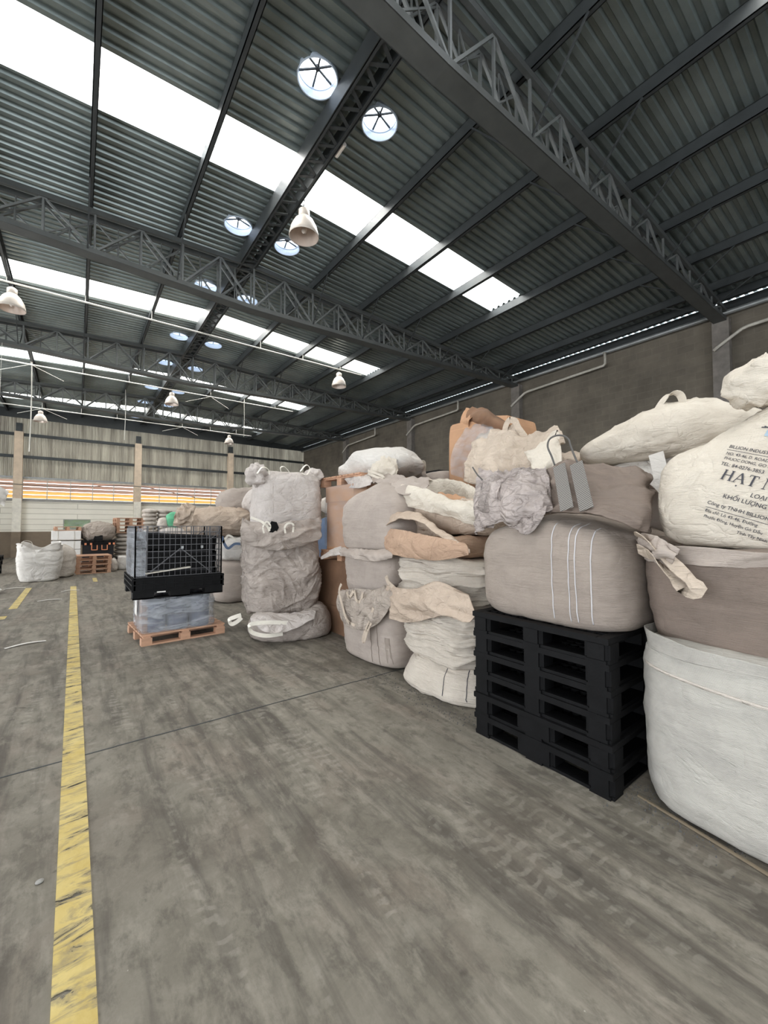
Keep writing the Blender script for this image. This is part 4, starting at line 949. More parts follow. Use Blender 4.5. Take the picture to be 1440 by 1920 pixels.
# --- cardboard cartons
def octbox(bm, cx, cy, w, d, z0, z1, ch=.16, bulge=0):
    rings = []
    N = 12
    for i in range(N+1):
        z = z0+(z1-z0)*i/N; b = 1+bulge*math.sin(PI*i/N); pts = []
        for sx, sy in ((1, 1), (-1, 1), (-1, -1), (1, -1)):
            a = (sx*w/2, sy*(d/2-ch)); c2 = (sx*(w/2-ch), sy*d/2); pts += [a, c2] if sx*sy > 0 else [c2, a]
        rings.append([bm.verts.new((cx+p[0]*b, cy+p[1]*b, z)) for p in pts])
    for a, b in zip(rings, rings[1:]):
        for k in range(8): bm.faces.new((a[k], a[(k+1) % 8], b[(k+1) % 8], b[k]))
    bm.faces.new(rings[0][::-1]); bm.faces.new(rings[-1]); return bm
def tilt_top(bm, f):
    for v in bm.verts: v.co = f(v.co)
    return bm
t = thing('carton', (4.42, 3.49, 1.9), 'tall orange brown carton wrapped in film with a torn flap on top', 'carton', 'octagonal cardboard cartons')
bm = octbox(B(), 0, 0, .98, .98, 0, .99, .2, .015)
for v in bm.verts:
    if v.co.z > .97: v.co.x *= .97; v.co.y *= .97
bmesh.ops.bevel(bm, geom=bm.edges[:], offset=.015, segments=2, affect='EDGES')
obj('carton_body', bm, M['card'], t)
g = [[px(880, 800, 4.0), px(905, 798, 3.95), px(945, 812, 3.95)], [px(876, 784, 4.0), px(905, 780, 3.9), px(950, 800, 3.9)], [px(882, 765, 4.1), px(912, 770, 4.05), px(955, 802, 4.0)]]
obj('torn_flap', cloth(g, (30, 20), 61, [('w', .03, (4, 4, 4))], .008), M['card_brown_shade'], t, True, keepw=True)
g = [[px(865, 806, 4.02), px(872, 800, 3.96), px(880, 800, 3.92)], [px(866, 785, 4.05), px(872, 790, 3.96), px(882, 786, 3.9)], [px(875, 766, 4.1), px(885, 768, 4.1), px(900, 776, 4.05)]]
obj('torn_flap', cloth(g, (16, 16), 62, [('w', .02, (8, 8, 8))], .008), M['card'], t, True, keepw=True)
g = [[px(848, 890, 3.90), px(880, 900, 3.86), px(930, 905, 3.86), px(955, 890, 3.9)], [px(850, 850, 3.90), px(885, 850, 3.84), px(920, 860, 3.84), px(955, 850, 3.9)], [px(870, 812, 3.92), px(895, 808, 3.86), px(925, 815, 3.86), px(950, 820, 3.9)], [px(890, 798, 3.98), px(905, 795, 3.98), px(925, 800, 3.98), px(945, 808, 3.98)]]
obj('stretch_film', cloth(g, (50, 50), 63, [('w', .03, (4, 4, 4)), ('r', .006, (14, 14, 6))], .002), M['film_thin'], t, True, keepw=True)
t = thing('carton', (4.42, 3.5, 0), 'brown carton hidden low behind the tan sacks, carrying the orange carton', 'carton', 'octagonal cardboard cartons'); obj('carton_body', octbox(B(), 0, 0, .96, .94, 0, 1.895, .2), M['card_brown_shade'], t)

# --- W column: white wrinkled sacks then open tan sacks
def warpW0(p):
    p = p.copy(); k = max(0, 1-abs(p.z)/.3); 
    if p.y > 0 and p.x < 0: p.x += -.02*k
    p.z *= 1-.25*max(0, (p.y)/.55); return p
WCOL = 'white wrinkled sack column'
t, o = sack('flattened white sack on the floor at the base of the wrinkled white column', (3.12, 2.78, 0), 1.08, 1.12, .36, 'white_pleat', WCOL, res=(130, 50), n=3.2, seed=71, prof=[(0, 0), (0, .9), (.04, .99), (.2, .98), (.5, .93), (.8, .86), (1, .7), (1, 0)], layers=[('n', .02, (2, 2, 2)), ('w', .012, (3, 3, 8)), ('r', .004, (9, 9, 9))], warp=warpW0)
for a, b, z0, z1 in ((2.62, 2.60, .30, .06), (2.42, 2.38, .30, .06)): surf_strip(o, 'black_seam', [(a, z0), ((a+b)/2, .18), (b, z1)], .006, 'ink')
t, o = sack('white sack with heavy sideways creases, second from the floor in the wrinkled column', (3.12, 2.82, .30), 1.02, 1.04, .50, 'white_pleat', WCOL, res=(170, 150), n=3.6, seed=72, prof=[(0, 0), (0, .8), (.08, .95), (.3, 1.0), (.6, .98), (.9, .94), (1, .85), (1, 0)], layers=HFOLD)
g = [[px(735, 1160, 2.62), px(770, 1165, 2.56), px(830, 1155, 2.52), px(885, 1165, 2.5)], [px(728, 1125, 2.62), px(765, 1140, 2.52), px(820, 1135, 2.48), px(890, 1150, 2.5)], [px(727, 1098, 2.66), px(775, 1105, 2.56), px(820, 1092, 2.56), px(880, 1115, 2.58)]]
obj('collar', cloth(g, (60, 36), 73, [('w', .025, (2.5, 2.5, 6)), ('r', .02, (3, 3, 12))], .006), M['tan_light'], t, True, keepw=True)
loops(t, [px(x, y, 2.6) for x, y in ((724, 1080), (728, 1092), (738, 1102), (748, 1112))], .05, 'cream', (0, 1, 0))
surf_strip(o, 'black_seam', [(3.2, .70), (2.8, .69), (2.6, .685)], .005, 'taupe')
t, o = sack('white creased sack under the open tan sack, third in the wrinkled column', (3.14, 2.86, .72), 1.02, 1.18, .54, 'white_pleat', WCOL, res=(170, 150), n=3.6, seed=74, prof=[(0, 0), (0, .82), (.06, .93), (.3, .98), (.6, 1.0), (.9, .99), (1, .9), (1, 0)], layers=HFOLD)
bm = box(B(), -.03, .03, -.004, .004, -.004, .004); 
t, o = sack('open tan sack with rolled rim, front of the wrinkled column', (3.08, 2.98, 1.25), 1.0, 1.08, .20, 'tan', WCOL, res=(110, 40), n=3.2, seed=75, prof=[(0, 0), (0, .85), (.2, .97), (.6, 1.0), (.9, .97), (1, .8), (.95, 0)], layers=SOFT)
g = [[px(728, 1036, 2.64), px(762, 1044, 2.56), px(820, 1050, 2.52), px(882, 1040, 2.52)], [px(722, 1012, 2.66), px(760, 1022, 2.54), px(820, 1030, 2.5), px(880, 1030, 2.52)], [px(725, 990, 2.7), px(762, 996, 2.6), px(818, 1008, 2.55), px(872, 1022, 2.56)]]
obj('front_panel', cloth(g, (60, 26), 76, [('w', .02, (3, 3, 5)), ('r', .008, (7, 7, 9))], .01), M['tan'], t, True, keepw=True)
g = [[px(733, 1005, 2.9), px(760, 1010, 2.95), px(792, 1012, 2.9), px(832, 1022, 2.75), px(872, 1036, 2.6)],
     [px(727, 985, 2.8), px(755, 978, 3.0), px(790, 982, 2.95), px(832, 1006, 2.75), px(874, 1030, 2.58)],
     [px(724, 972, 2.70), px(748, 960, 2.74), px(785, 962, 2.74), px(827, 992, 2.64), px(880, 1028, 2.52)],
     [px(720, 988, 2.63), px(742, 974, 2.62), px(784, 976, 2.63), px(822, 1003, 2.55), px(880, 1036, 2.5)]]
obj('open_rim', cloth(g, (60, 36), 77, [('w', .016, (4, 4, 4)), ('r', .008, (9, 9, 9))], .01), M['tan_light'], t, True, keepw=True)
t, o = sack('tan sack with a wide open cream collar above the wrinkled column', (3.32, 2.86, 1.46), .98, 1.24, .36, 'tan_light', WCOL, res=(130, 50), n=3.4, seed=77, prof=[(0, 0), (0, .80), (.15, .94), (.5, 1.0), (.85, .97), (1, .85), (.95, 0)], layers=SOFT)
g = [[px(757, 948, 2.85), px(792, 956, 2.78), px(845, 970, 2.74), px(892, 982, 2.74), px(910, 960, 2.78)], [px(750, 922, 2.86), px(795, 932, 2.76), px(845, 950, 2.7), px(895, 957, 2.7), px(912, 938, 2.78)], [px(750, 908, 2.92), px(800, 918, 2.82), px(850, 938, 2.78), px(898, 940, 2.76), px(912, 925, 2.86)]]
obj('collar_front', cloth(g, (70, 26), 78, [('w', .014, (4, 4, 6)), ('r', .012, (7, 7, 12))], .008), M['cream_light'], t, True, keepw=True)
g = [[px(752, 920, 3.0), px(800, 935, 3.5), px(850, 945, 3.6), px(905, 945, 3.2)], [px(752, 905, 3.05), px(800, 902, 3.6), px(855, 912, 3.6), px(905, 935, 3.2)], [px(768, 902, 3.2), px(815, 899, 3.65), px(870, 905, 3.6), px(905, 928, 3.3)]]
obj('collar_back', cloth(g, (60, 26), 79, [('w', .02, (4, 4, 4))], .008), M['cream_light'], t, True, keepw=True)
g = [[px(820, 935, 3.0), px(850, 940, 2.95), px(872, 945, 2.95)], [px(822, 925, 3.1), px(850, 928, 3.1), px(875, 936, 3.05)]]
obj('orange_liner', cloth(g, (24, 10), 80, [('w', .02, (9, 9, 9))], .004), M['card'], t, True, keepw=True)

# --- T column: taupe sacks
TC = 'taupe sack column left of the wrinkled white sacks'
t, o = sack('taupe sack on the floor at the base of the taupe column, loops hanging down', (3.14, 3.92, 0), 1.04, 1.12, .70, 'taupe_light', TC, res=(130, 70), n=5.5, seed=81, prof=[(0, 0), (0, .84), (.03, .93), (.3, .98), (.7, 1.0), (.95, .96), (1, .85), (1, 0)], layers=TAUT)
g = [[px(648, 1170, 2.62), px(672, 1180, 2.54), px(705, 1172, 2.55), px(735, 1140, 2.6)], [px(636, 1130, 2.66), px(668, 1140, 2.54), px(705, 1140, 2.54), px(738, 1115, 2.62)], [px(640, 1108, 2.75), px(668, 1105, 2.62), px(705, 1105, 2.62), px(735, 1095, 2.7)]]
obj('collar', cloth(g, (50, 40), 82, [('w', .02, (4, 4, 4)), ('r', .03, (8, 8, 5))], .006), M['taupe_crumple'], t, True, keepw=True)
for P in (((650, 1110), (655, 1120), (664, 1108), (668, 1125), (676, 1128), (680, 1112)), ((640, 1095), (636, 1110), (643, 1140), (652, 1165), (670, 1174)), ((700, 1140), (693, 1165), (684, 1185), (680, 1200), (683, 1202), (690, 1180), (700, 1160))):
    loops(t, [px(x, y, 2.53) for x, y in P], .035, 'cream', (0, 1, .2))
for a in (3.75, 3.62): surf_strip(o, 'dark_seam', [(a, .62), (a, .3), (a, .04)], .005, 'taupe_dark')
surf_strip(o, 'faint_print', [(3.48, .36), (3.48, .2), (3.48, .08)], .06, 'taupe', .003)
t, o = sack('taupe sack, second from the floor in the taupe column, lip folded over', (3.16, 3.98, .69), 1.0, 1.06, .58, 'taupe_light', TC, res=(120, 60), n=5.5, seed=83, prof=[(0, 0), (0, .8), (.06, .9), (.3, .96), (.7, 1.0), (.95, .98), (1, .9), (1, 0)], layers=TAUT)
g = [[px(640, 1042, 2.66), px(670, 1048, 2.56), px(705, 1052, 2.54), px(735, 1045, 2.6)], [px(637, 1034, 2.68), px(670, 1040, 2.55), px(705, 1042, 2.54), px(738, 1038, 2.6)], [px(640, 1027, 2.75), px(670, 1030, 2.64), px(705, 1032, 2.62), px(735, 1028, 2.7)]]
obj('folded_lip', cloth(g, (50, 16), 84, [('w', .02, (5, 5, 10))], .008), M['taupe_light'], t, True, keepw=True)
g = [[px(601, 1045, 2.8), px(602, 1049, 2.78)], [px(622, 1030, 2.75), px(625, 1042, 2.72)], [px(640, 1024, 2.72), px(645, 1040, 2.7)]]
obj('loose_tail', cloth(g, (8, 20), 85, [('w', .012, (9, 9, 9))], .006), M['offwhite'], t, True, keepw=True)
def warpT(p):
    p = p.copy(); q = max(0, (p.z-.35)/.4); p.z += .16*q*max(0, 1-abs(p.y+.08)/.5); return p
t, o = sack('tall smooth taupe sack, topmost of the taupe column, pointed top', (3.16, 3.93, 1.26), 1.10, 1.16, .66, 'taupe_light', TC, res=(130, 80), n=5.5, seed=86, prof=[(0, 0), (0, .82), (.04, .93), (.2, .99), (.55, 1.0), (.8, .97), (.93, .86), (1.0, .6), (1.03, 0)], layers=TAUT, warp=warpT)
g = [[px(700, 905, 2.9), px(740, 925, 2.8), px(775, 930, 2.8), px(800, 925, 2.8)], [px(690, 893, 3.1), px(735, 905, 2.95), px(775, 912, 2.9), px(803, 915, 2.9)], [px(650, 885, 3.3), px(710, 888, 3.2), px(760, 895, 3.1), px(806, 900, 3.1)]]
obj('collar', cloth(g, (50, 30), 87, [('w', .03, (4, 4, 5))], .006), M['taupe_light'], t, True, keepw=True)
g = [[px(655, 915, 3.0), px(680, 915, 2.95), px(700, 905, 2.9)], [px(648, 900, 3.05), px(672, 898, 3.0), px(698, 900, 3.0)], [px(628, 900, 3.1), px(660, 893, 3.1), px(690, 888, 3.2)]]
obj('strap_fold', cloth(g, (30, 16), 88, [('w', .02, (5, 5, 5))], .006), M['offwhite'], t, True, keepw=True)
loops(t, [px(x, y, 3.0) for x, y in ((690, 888), (700, 892), (718, 898), (718, 893), (700, 886), (690, 883))], .03, 'cream_light', (0, 0, 1))
t, o = sack('taupe sack with an upright handle, second row behind the taupe column', (4.55, 4.55, 0), .8, .85, 2.36, 'taupe_light', 'sacks in the second row', res=(90, 90), n=4, seed=89, layers=TAUT)
g = [[px(735, 908, 4.1), px(765, 908, 4.1), px(803, 906, 4.1)], [px(735, 892, 4.12), px(765, 890, 4.1), px(800, 890, 4.1)], [px(738, 884, 4.2), px(765, 884, 4.2), px(797, 880, 4.2)]]
obj('collar', cloth(g, (30, 16), 90, [('w', .02, (5, 5, 5))], .006), M['taupe_light'], t, True, keepw=True)
loops(t, [px(x, y, 4.15) for x, y in ((777, 886), (782, 876), (790, 866), (796, 868), (796, 884))], .045, 'cream_light', (0, 1, 0))

# --- cartons and white sack left of the taupe column
t = thing('carton', (3.5, 5.05, 1.2), 'orange carton wrapped in film between the grey tower and the taupe column', 'carton', 'octagonal cardboard cartons')
bm = octbox(B(), 0, 0, 1.0, 1.0, 0, .92, .12); bmesh.ops.bevel(bm, geom=bm.edges[:], offset=.01, segments=1, affect='EDGES'); obj('carton_body', bm, M['card'], t)
obj('lid', octbox(B(), 0, 0, 1.03, 1.03, .70, .925, .13), M['card'], t)
obj('stretch_film', octbox(B(), 0, 0, 1.05, 1.05, .05, .93, .13), M['film_thin'], t)
t = dup(wp, (3.5, 5.05, 1.055), 'wooden pallet between the two orange cartons', 'pallets among the cartons')
t = dup(wp, (3.52, 5.1, 2.13), 'wooden pallet on the upper orange carton, under the filled white sack', 'pallets among the cartons')
t = thing('carton', (3.55, 5.3, 0), 'rounded carton, shade darkened into its colour, on the floor behind the grey tower', 'carton', 'octagonal cardboard cartons')
obj('carton_body', octbox(B(), 0, 0, 1.0, 1.36, 0, 1.05, .14, .02), M['card_brown_shade'], t)
obj('outer_sleeve', octbox(B(), 0, 0, 1.06, 1.36, .0, .38, .3, .02), M['card_brown_shade'], t)
t, o = sack('filled white film sack slumped on the pallet over the orange carton', (3.62, 4.95, 2.275), 1.0, 1.55, .34, 'white_clean', 'filled white sacks', res=(110, 50), n=2.6, seed=91, prof=PILLOW, layers=[('n', .05, (1.8, 1.8, 2)), ('r', .035, (2.2, 1.2, 4)), ('w', .012, (4, 4, 6))], warp=lambda p: Vector((p.x, p.y, p.z*(.85+.30*math.exp(-((p.y+.25)/.42)**2)-.35*max(0, (p.y-.15)/.6)))))
g = [[px(695, 905, 3.2), px(718, 908, 3.15), px(742, 900, 3.2)], [px(697, 880, 3.2), px(720, 880, 3.1), px(746, 878, 3.2)], [px(700, 860, 3.35), px(720, 856, 3.3), px(740, 862, 3.4)]]
obj('twisted_neck', cloth(g, (30, 30), 92, [('w', .04, (8, 8, 8)), ('r', .01, (20, 20, 20))], .005), M['cream_light'], t, True, keepw=True)
t, o = sack('blue sack in the gap behind the grey tower', (4.1, 6.75, 0), .9, 1.0, 1.75, 'blue_cloth', 'sacks in the second row', res=(60, 50), n=3.5, seed=93, layers=SOFT)
t, o = sack('white sack above the blue one in the gap behind the grey tower', (4.05, 6.6, 1.74), .9, 1.0, .4, 'white', 'sacks in the second row', res=(60, 30), n=3, seed=94, prof=PILLOW, layers=SOFT)

# --- G column: grey tower
GC = 'grey sack tower'
cG = Vector((2.47, 5.85, 0)); rG = math.radians(-14)
t, o = sack('slumped grey sack squashed flat on the floor under the grey tower', (2.52, 5.66, 0), 1.12, 1.12, .36, 'grey_dirty', GC, res=(130, 50), n=3.2, seed=101, rot=rG, prof=[(0, 0), (0, .86), (.06, .96), (.3, 1.0), (.6, .97), (.85, .88), (1, .7), (.9, 0)], layers=[('n', .03, (2, 2, 2)), ('w', .014, (3, 3, 8))], warp=lambda p: Vector((p.x, p.y, p.z*(.78+.42*max(0, min(1, (p.x+.1)/.5))))))
g = [[px(475, 1168, Y=5.28), px(500, 1186, Y=5.05), px(545, 1182, Y=5.0), px(590, 1160, Y=5.0)], [px(470, 1158, Y=5.32), px(500, 1165, Y=5.12), px(545, 1164, Y=5.08), px(592, 1150, Y=5.1)], [px(480, 1150, Y=5.5), px(510, 1150, Y=5.3), px(550, 1150, Y=5.25), px(598, 1140, Y=5.25)]]
obj('collar', cloth(g, (50, 30), 102, [('w', .02, (5, 5, 8))], .006), M['offwhite'], t, True, keepw=True)
for P in (((452, 1153), (440, 1157), (430, 1162), (434, 1170), (444, 1166), (453, 1158)), ((540, 1168), (505, 1167), (472, 1170), (468, 1178), (475, 1187), (500, 1192), (530, 1188))):
    loops(t, [px(x, y, Y=5.05 if P[0][0] > 500 else 5.4) for x, y in P], .05, 'strap_white', (0, .2, 1))
t, o = sack('big dirty grey crumpled sack, middle of the grey tower', (cG.x-.02, cG.y, .30), 1.06, 1.04, 1.22, 'grey_dirty', GC, res=(260, 170), n=4.2, seed=103, rot=rG, prof=[(0, 0), (0, .84), (.03, .93), (.15, .99), (.4, 1.02), (.7, 1.0), (.9, .97), (.98, .9), (1, .7), (1, 0)], layers=CRUMP)
b = collar(1.04, 1.03, 1.12, [(0, .12, .04), (90, .14, .06), (180, .12, .06), (225, .05, .10), (270, .10, .06), (315, .14, .04)], n=3.8, seed=104, layers=[('w', .03, (4, 4, 6)), ('n', .02, (3, 3, 3))], folds=(11, .02)); bmesh.ops.rotate(b, verts=b.verts, cent=(0, 0, 0), matrix=Matrix.Rotation(rG, 3, 'Z'))
obj('collar', b, M['grey_dirty'], t, True)
g = [[px(455, 1018, Y=5.42), px(500, 1030, Y=5.26), px(550, 1028, Y=5.2), px(598, 1010, Y=5.25)], [px(452, 995, Y=5.42), px(500, 1000, Y=5.24), px(550, 1000, Y=5.18), px(602, 995, Y=5.25)], [px(455, 972, Y=5.5), px(500, 985, Y=5.34), px(550, 978, Y=5.3), px(600, 972, Y=5.35)]]
obj('folded_skirt', cloth(g, (60, 40), 105, [('w', .03, (3, 3, 6)), ('r', .02, (6, 6, 9))], .006), M['grey_dirty'], t, True, keepw=True)
loops(t, [px(x, y, Y=5.14) for x, y in ((470, 970), (490, 978), (502, 988), (505, 996))], .03, 'strap_white', (0, 0, 1))
q = B(); pts = [(504, 985), (509, 977), (519, 979), (523, 989), (518, 999), (505, 998)]
fr = [q.verts.new(px(x, y, Y=5.19)) for x, y in pts]; bk = [q.verts.new(px(x, y, Y=5.22)) for x, y in pts]; q.faces.new(fr); q.faces.new(bk[::-1])
for i in range(6): q.faces.new((fr[i], bk[i], bk[(i+1) % 6], fr[(i+1) % 6]))
obj('gap_shade_panel', q, M['black_plastic'], t, keepw=True)  # dark gap in the folded skirt, its shade drawn as a black panel
loops(t, [px(x, y, Y=5.12) for x, y in ((535, 1000), (534, 988), (541, 981), (550, 984), (549, 998))], .025, 'strap_white', (0, 0, 1))
loops(t, [px(x, y, Y=5.12) for x, y in ((495, 1000), (493, 988), (500, 978), (507, 986), (504, 996))], .02, 'strap_white', (0, 0, 1))
t, o = sack('off white sack with tied corner loops on top of the grey tower', (cG.x+.05, cG.y, 1.50), .98, .98, .84, 'offwhite', GC, res=(150, 80), n=4.2, seed=106, rot=rG, prof=[(0, 0), (0, .86), (.04, .95), (.2, 1.0), (.6, .99), (.85, .94), (.95, .82), (1, .6), (.98, 0)], layers=[('n', .02, (2, 2, 2)), ('e', .014, (1, 3, 1)), ('f', .012, (1, 4, 1)), ('r', .004, (8, 8, 9))])
for (x, y, sx, sy, sz) in ((482, 892, .16, .18, .17), (588, 897, .13, .2, .15)):
    bm = body(sx*1.3, sy, sz*1.3, PILLOW, 2.3, (40, 26), int(x), [('w', .05, (7, 7, 7)), ('r', .02, (14, 14, 14))], flat=False)
    q = obj('corner_puff', bm, M['offwhite'], t, True); q.location = px(x, y, Y=5.6)-t.location-Vector((0, 0, sz*.6))
loops(t, [px(x, y, Y=5.5) for x, y in ((527, 886), (526, 877), (533, 875), (541, 883), (543, 888))], .025, 'strap_white', (0, 1, .5))
loops(t, [px(x, y, Y=5.4) for x, y in ((563, 884), (572, 873), (578, 873), (581, 881), (575, 890), (566, 888))], .03, 'strap_white', (0, 1, .5))
loops(t, [px(x, y, Y=5.4) for x, y in ((482, 888), (492, 876), (503, 880), (505, 890))], .035, 'strap_white', (0, 1, .5))
surf = o
for X0 in (512, 548):
    P = [px(X0, y, Y=5.30) for y in (905, 930, 962)]
    loops(t, P, .02, 'offwhite', (1, 0, 0), 'woven_seam')

# --- K columns behind the grey tower
KC = 'sacks behind the wire cage'
sack('round taupe sack on the floor between the wire cage and the grey tower', (2.72, 8.85, 0), 1.0, 1.0, .86, 'taupe_light', KC, res=(80, 60), n=3.2, seed=111, layers=TAUT)
t, o = sack('white sack with blue straps on the round taupe sack', (2.72, 8.85, .84), .95, .95, .5, 'white_clean', KC, res=(80, 50), n=3, seed=112, layers=SOFT)
loops(t, [px(x, y, Y=8.25) for x, y in ((416, 1006), (421, 1020), (428, 1028), (440, 1020), (452, 1020))], .05, 'blue_cloth', (0, 0, 1))
loops(t, [px(x, y, Y=8.25) for x, y in ((418, 1018), (424, 1008), (430, 1004), (442, 1012))], .04, 'strap_white', (0, 0, 1))
t, o = sack('large pale crumpled sack lying on its side above the wire cage', (2.45, 8.95, 1.32), 1.5, 1.2, .62, 'tan_light', KC, res=(120, 70), n=2.8, seed=113, prof=PILLOW, layers=CRUMP)
g = [[px(324, 985, Y=8.4), px(340, 990, Y=8.4), px(360, 985, Y=8.4)], [px(328, 965, Y=8.4), px(343, 965, Y=8.35), px(362, 965, Y=8.4)], [px(335, 950, Y=8.5), px(350, 945, Y=8.5), px(368, 950, Y=8.5)]]
obj('neck', cloth(g, (26, 26), 114, [('w', .05, (7, 7, 7))], .006), M['tan_light'], t, True, keepw=True)
sack('pale taupe sack in the row behind the wire cage, under the lying sack', (2.0, 10.6, 0), 1.0, 1.0, 1.4, 'taupe_light', KC, res=(60, 50), seed=115, layers=SOFT)
sack('beige sack with knotted neck left of the grey tower, high in the pile', (3.35, 10.2, 1.75), 1.4, 1.1, .74, 'taupe_light', KC, res=(90, 50), n=2.8, seed=116, prof=PILLOW, layers=CRUMP)
sack('grey sack holding up the beige knotted sack', (3.35, 10.2, 0), 1.2, 1.1, 1.77, 'taupe_light', KC, res=(60, 50), seed=117, layers=SOFT)
sack('beige sack partly hidden behind the off white top sack', (3.3, 8.7, 1.75), .95, 1.0, .62, 'offwhite', KC, res=(80, 50), n=3, seed=118, prof=PILLOW, layers=SOFT)
sack('taupe sack hidden behind the grey tower', (3.75, 8.7, 0), .95, 1.0, 1.76, 'taupe', KC, res=(60, 50), seed=119, layers=SOFT)
t, o = sack('bright green sack beside the neck of the lying crumpled sack', (2.25, 13.2, 1.5), .42, .3, .46, 'green', KC, res=(40, 30), n=3, seed=120, prof=PILLOW, layers=SOFT)
sack('pale sack pile base under the green sack', (2.35, 13.3, 0), 1.0, 1.0, 1.5, 'offwhite', KC, res=(60, 50), seed=121, layers=SOFT)
sack('small white sack left of the green sack, by the far sack wall', (1.98, 13.3, 1.5), .3, .4, .3, 'white', KC, res=(40, 24), n=2.6, prof=PILLOW, seed=122, layers=SOFT)

# --- far left group
FL = 'clutter by the far wall'
t, o = sack('white empty bulk sack standing open on the floor at far left', (-.82, 15.2, 0), 1.0, 1.0, .86, 'white_clean', FL, res=(110, 60), n=4, seed=131, prof=[(0, 0), (0, .74), (.04, .84), (.3, .93), (.7, 1.0), (.95, 1.0), (1, .9), (.96, 0)], layers=SOFT)
obj('collar', collar(1.0, 1.0, .8, [(0, .2, 0), (45, .3, 0), (90, .12, 0), (135, .3, .02), (180, .15, .02), (225, .28, .03), (260, .08, .02), (315, .28, .0)], n=4, seed=7, folds=(8, .02), layers=SOFT), M['white_clean'], t, True)
loops(t, [(-1.2, 14.75, .98), (-1.15, 14.72, 1.14), (-1.0, 14.7, 1.12), (-.95, 14.7, .98)], .05, 'strap_white', (0, 1, 0))
t, o = sack('second white bulk sack, half hidden behind the open one at far left', (-.42, 16.0, 0), .8, .9, .95, 'white', FL, res=(80, 50), n=3.6, seed=132, prof=PEAK, layers=SOFT)
# black bin with orange handles
t = thing('storage_bin', (.63, 18.5, 0), 'black plastic bin with orange handles behind the low orange pallets', 'bin')
bm = B(); box(bm, -.46, .46, -.5, .5, 0, 1.0); bmesh.ops.bevel(bm, geom=bm.edges[:], offset=.02, segments=2, affect='EDGES'); obj('bin_body', bm, M['grey_plastic'], t)
obj('bin_rim', box(box(box(box(B(), -.5, .5, -.54, -.5, .88, 1.02), -.5, .5, .5, .54, .88, 1.02), -.5, -.46, -.5, .5, .88, 1.02), .46, .5, -.5, .5, .88, 1.02), M['black_plastic'], t)
for x in (-.12, .18):
    bm = B(); bar(bm, (x-.08, -.56, .86), (x-.08, -.56, .68), .025); bar(bm, (x-.08, -.56, .69), (x+.08, -.56, .69), .025); bar(bm, (x+.08, -.56, .68), (x+.08, -.56, .86), .025); obj('handle', bm, M['orange_strap'], t)
for x in (-.38, -.22, .33, .46): obj('corner_tab', box(B(), x-.03, x+.03, -.57, -.55, .87, .94), M['orange_strap'], t)
t, o = sack('grey crumpled sack heaped on the black bin with orange handles', (.62, 18.5, 1.02), 1.12, 1.0, .66, 'taupe_crumple', FL, res=(90, 50), n=2.8, seed=133, prof=PILLOW, layers=CRUMP)
bm = cloth([[Vector((.45, 17.95, .98)), Vector((.75, 17.93, .98))], [Vector((.5, 17.97, 1.15)), Vector((.75, 17.97, 1.15))], [Vector((.55, 18.1, 1.3)), Vector((.72, 18.1, 1.28))]], (12, 12), 3, [('w', .02, (6, 6, 6))], .006); obj('black_flap', bm, M['black_plastic'], t, True, keepw=True)
# white cartons
def wcarton(label, z0, z1, first=[None]):
    t = thing('white_carton', (-.28, 18.5, z0), label, 'carton', 'white cartons at far left')
    bm = box(B(), -.42, .40, -.5, .5, 0, z1-z0); bmesh.ops.bevel(bm, geom=bm.edges[:], offset=.012, segments=1, affect='EDGES'); obj('carton_body', bm, M['paper'], t)
    obj('strap', box(box(B(), -.25, -.23, -.506, .506, -.0, z1-z0+.006), .2, .22, -.506, .506, -.0, z1-z0+.006), M['pvc'], t)
wcarton('white carton on the floor at far left, lowest', 0, .36); wcarton('white carton at far left, second layer', .37, .72); wcarton('white carton at far left, third layer', .73, 1.02); wcarton('white carton at far left, directly under the orange pallet', 1.06, 1.38)
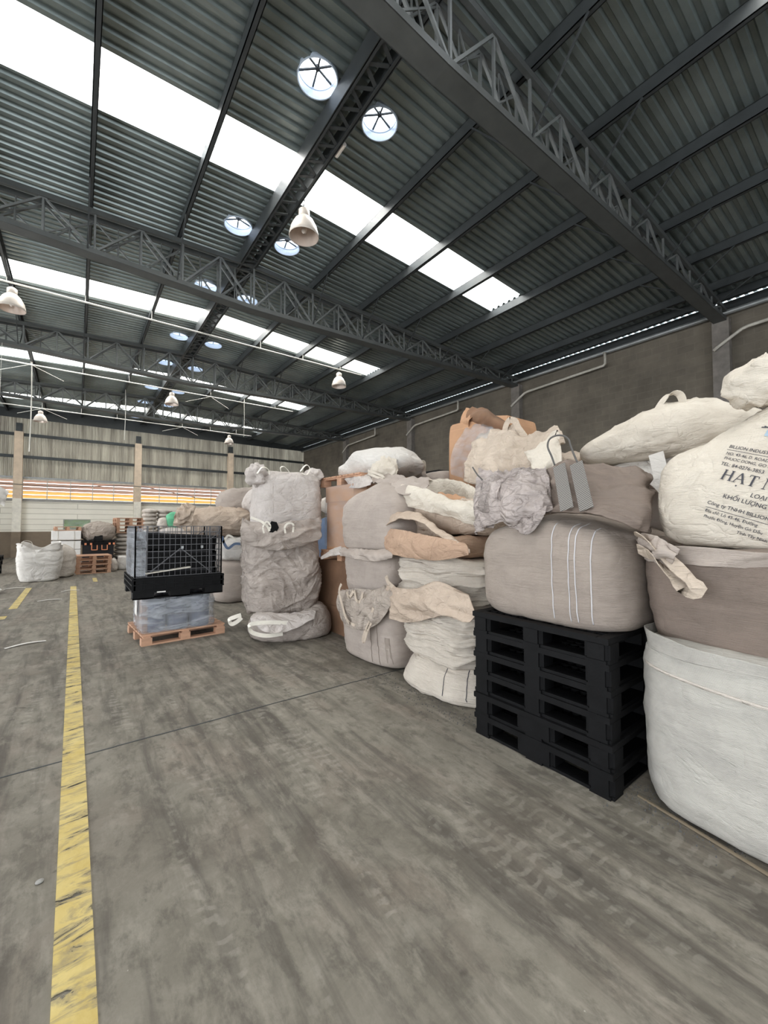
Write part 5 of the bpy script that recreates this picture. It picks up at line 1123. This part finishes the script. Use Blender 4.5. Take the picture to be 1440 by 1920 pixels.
# white film-wrapped pile under orange pallets
nm = ['bottom', 'second', 'third', 'fourth', 'fifth', 'sixth', 'seventh', 'top']
t0, _ = sack('x', (0, 0, 0), .95, .95, .165, 'white', 'white sacks under the orange pallets', name='filled_sack', res=(60, 20), n=3, seed=141, prof=PILLOW, layers=[('n', .02, (3, 3, 3)), ('w', .01, (6, 6, 8))])
for i in range(8):
    l = 'filled white sack under the raised orange pallets, %s layer' % nm[i]
    p = (1.6+random.uniform(-.03, .03), 18.9, .158*i)
    if i == 0: t0.location = p; t0['label'] = l
    else: dup(t0, p, l, rz=random.choice((0, PI)))
ly = ['bottom', 'second', 'third', 'fourth', 'fifth', 'sixth', 'seventh', 'eighth', 'ninth', 'tenth', 'eleventh', 'twelfth', 'thirteenth', 'top']
ly = ly[:13]+['top']
for i in range(14):
    for c, x in enumerate((2.3, 2.82)):
        q = dup(t0, (x, 18.6, .158*i), 'filled white sack in the tall far stack, %s layer, %s column' % (ly[i], ('left', 'right')[c]), 'tall stack of white sacks by the far wall', rz=random.choice((0, PI))); q.scale = (.58, .8, 1)
sack('small white sack on the floor right of the orange pallets', (1.33, 17.3, 0), .36, .5, .5, 'white_clean', FL, res=(40, 30), n=3, seed=151, layers=SOFT)
sack('tiny crumpled white sack against the right side of the low orange pallets', (1.02, 16.9, 0), .2, .5, .42, 'white', FL, res=(40, 30), n=2.6, seed=152, prof=PILLOW, layers=SOFT)
# hanging cloth at left edge
t = thing('plastic_sheet', (-1.9, 14.6, 2.9), 'white plastic sheet hanging at the left picture edge', 'plastic sheet')
g = [[px(-30, 905, Y=14.6), px(-8, 908, Y=14.6), px(17, 922, Y=14.55)], [px(-32, 925, Y=14.6), px(-8, 930, Y=14.5), px(12, 934, Y=14.6)], [px(-34, 940, Y=14.6), px(-6, 944, Y=14.6), px(8, 950, Y=14.55)]]
obj('sheet', cloth(g, (20, 20), 5, [('w', .03, (4, 4, 4))], .004), M['white_clean'], t, True, keepw=True)
a = px(-8, 908, Y=14.6); obj('cord', bar(B(), a-t.location, Vector((a.x, 14.9, 6.5))-t.location, .008), M['conduit'], t)
t, o = sack('low white wrapping scrap bundle on the floor at the left picture edge', (-1.62, 12.9, 0), .5, .3, .12, 'white_clean', None, name='scrap_bundle', res=(40, 20), n=2.4, seed=153, prof=PILLOW, layers=SOFT); t['category'] = 'scrap'
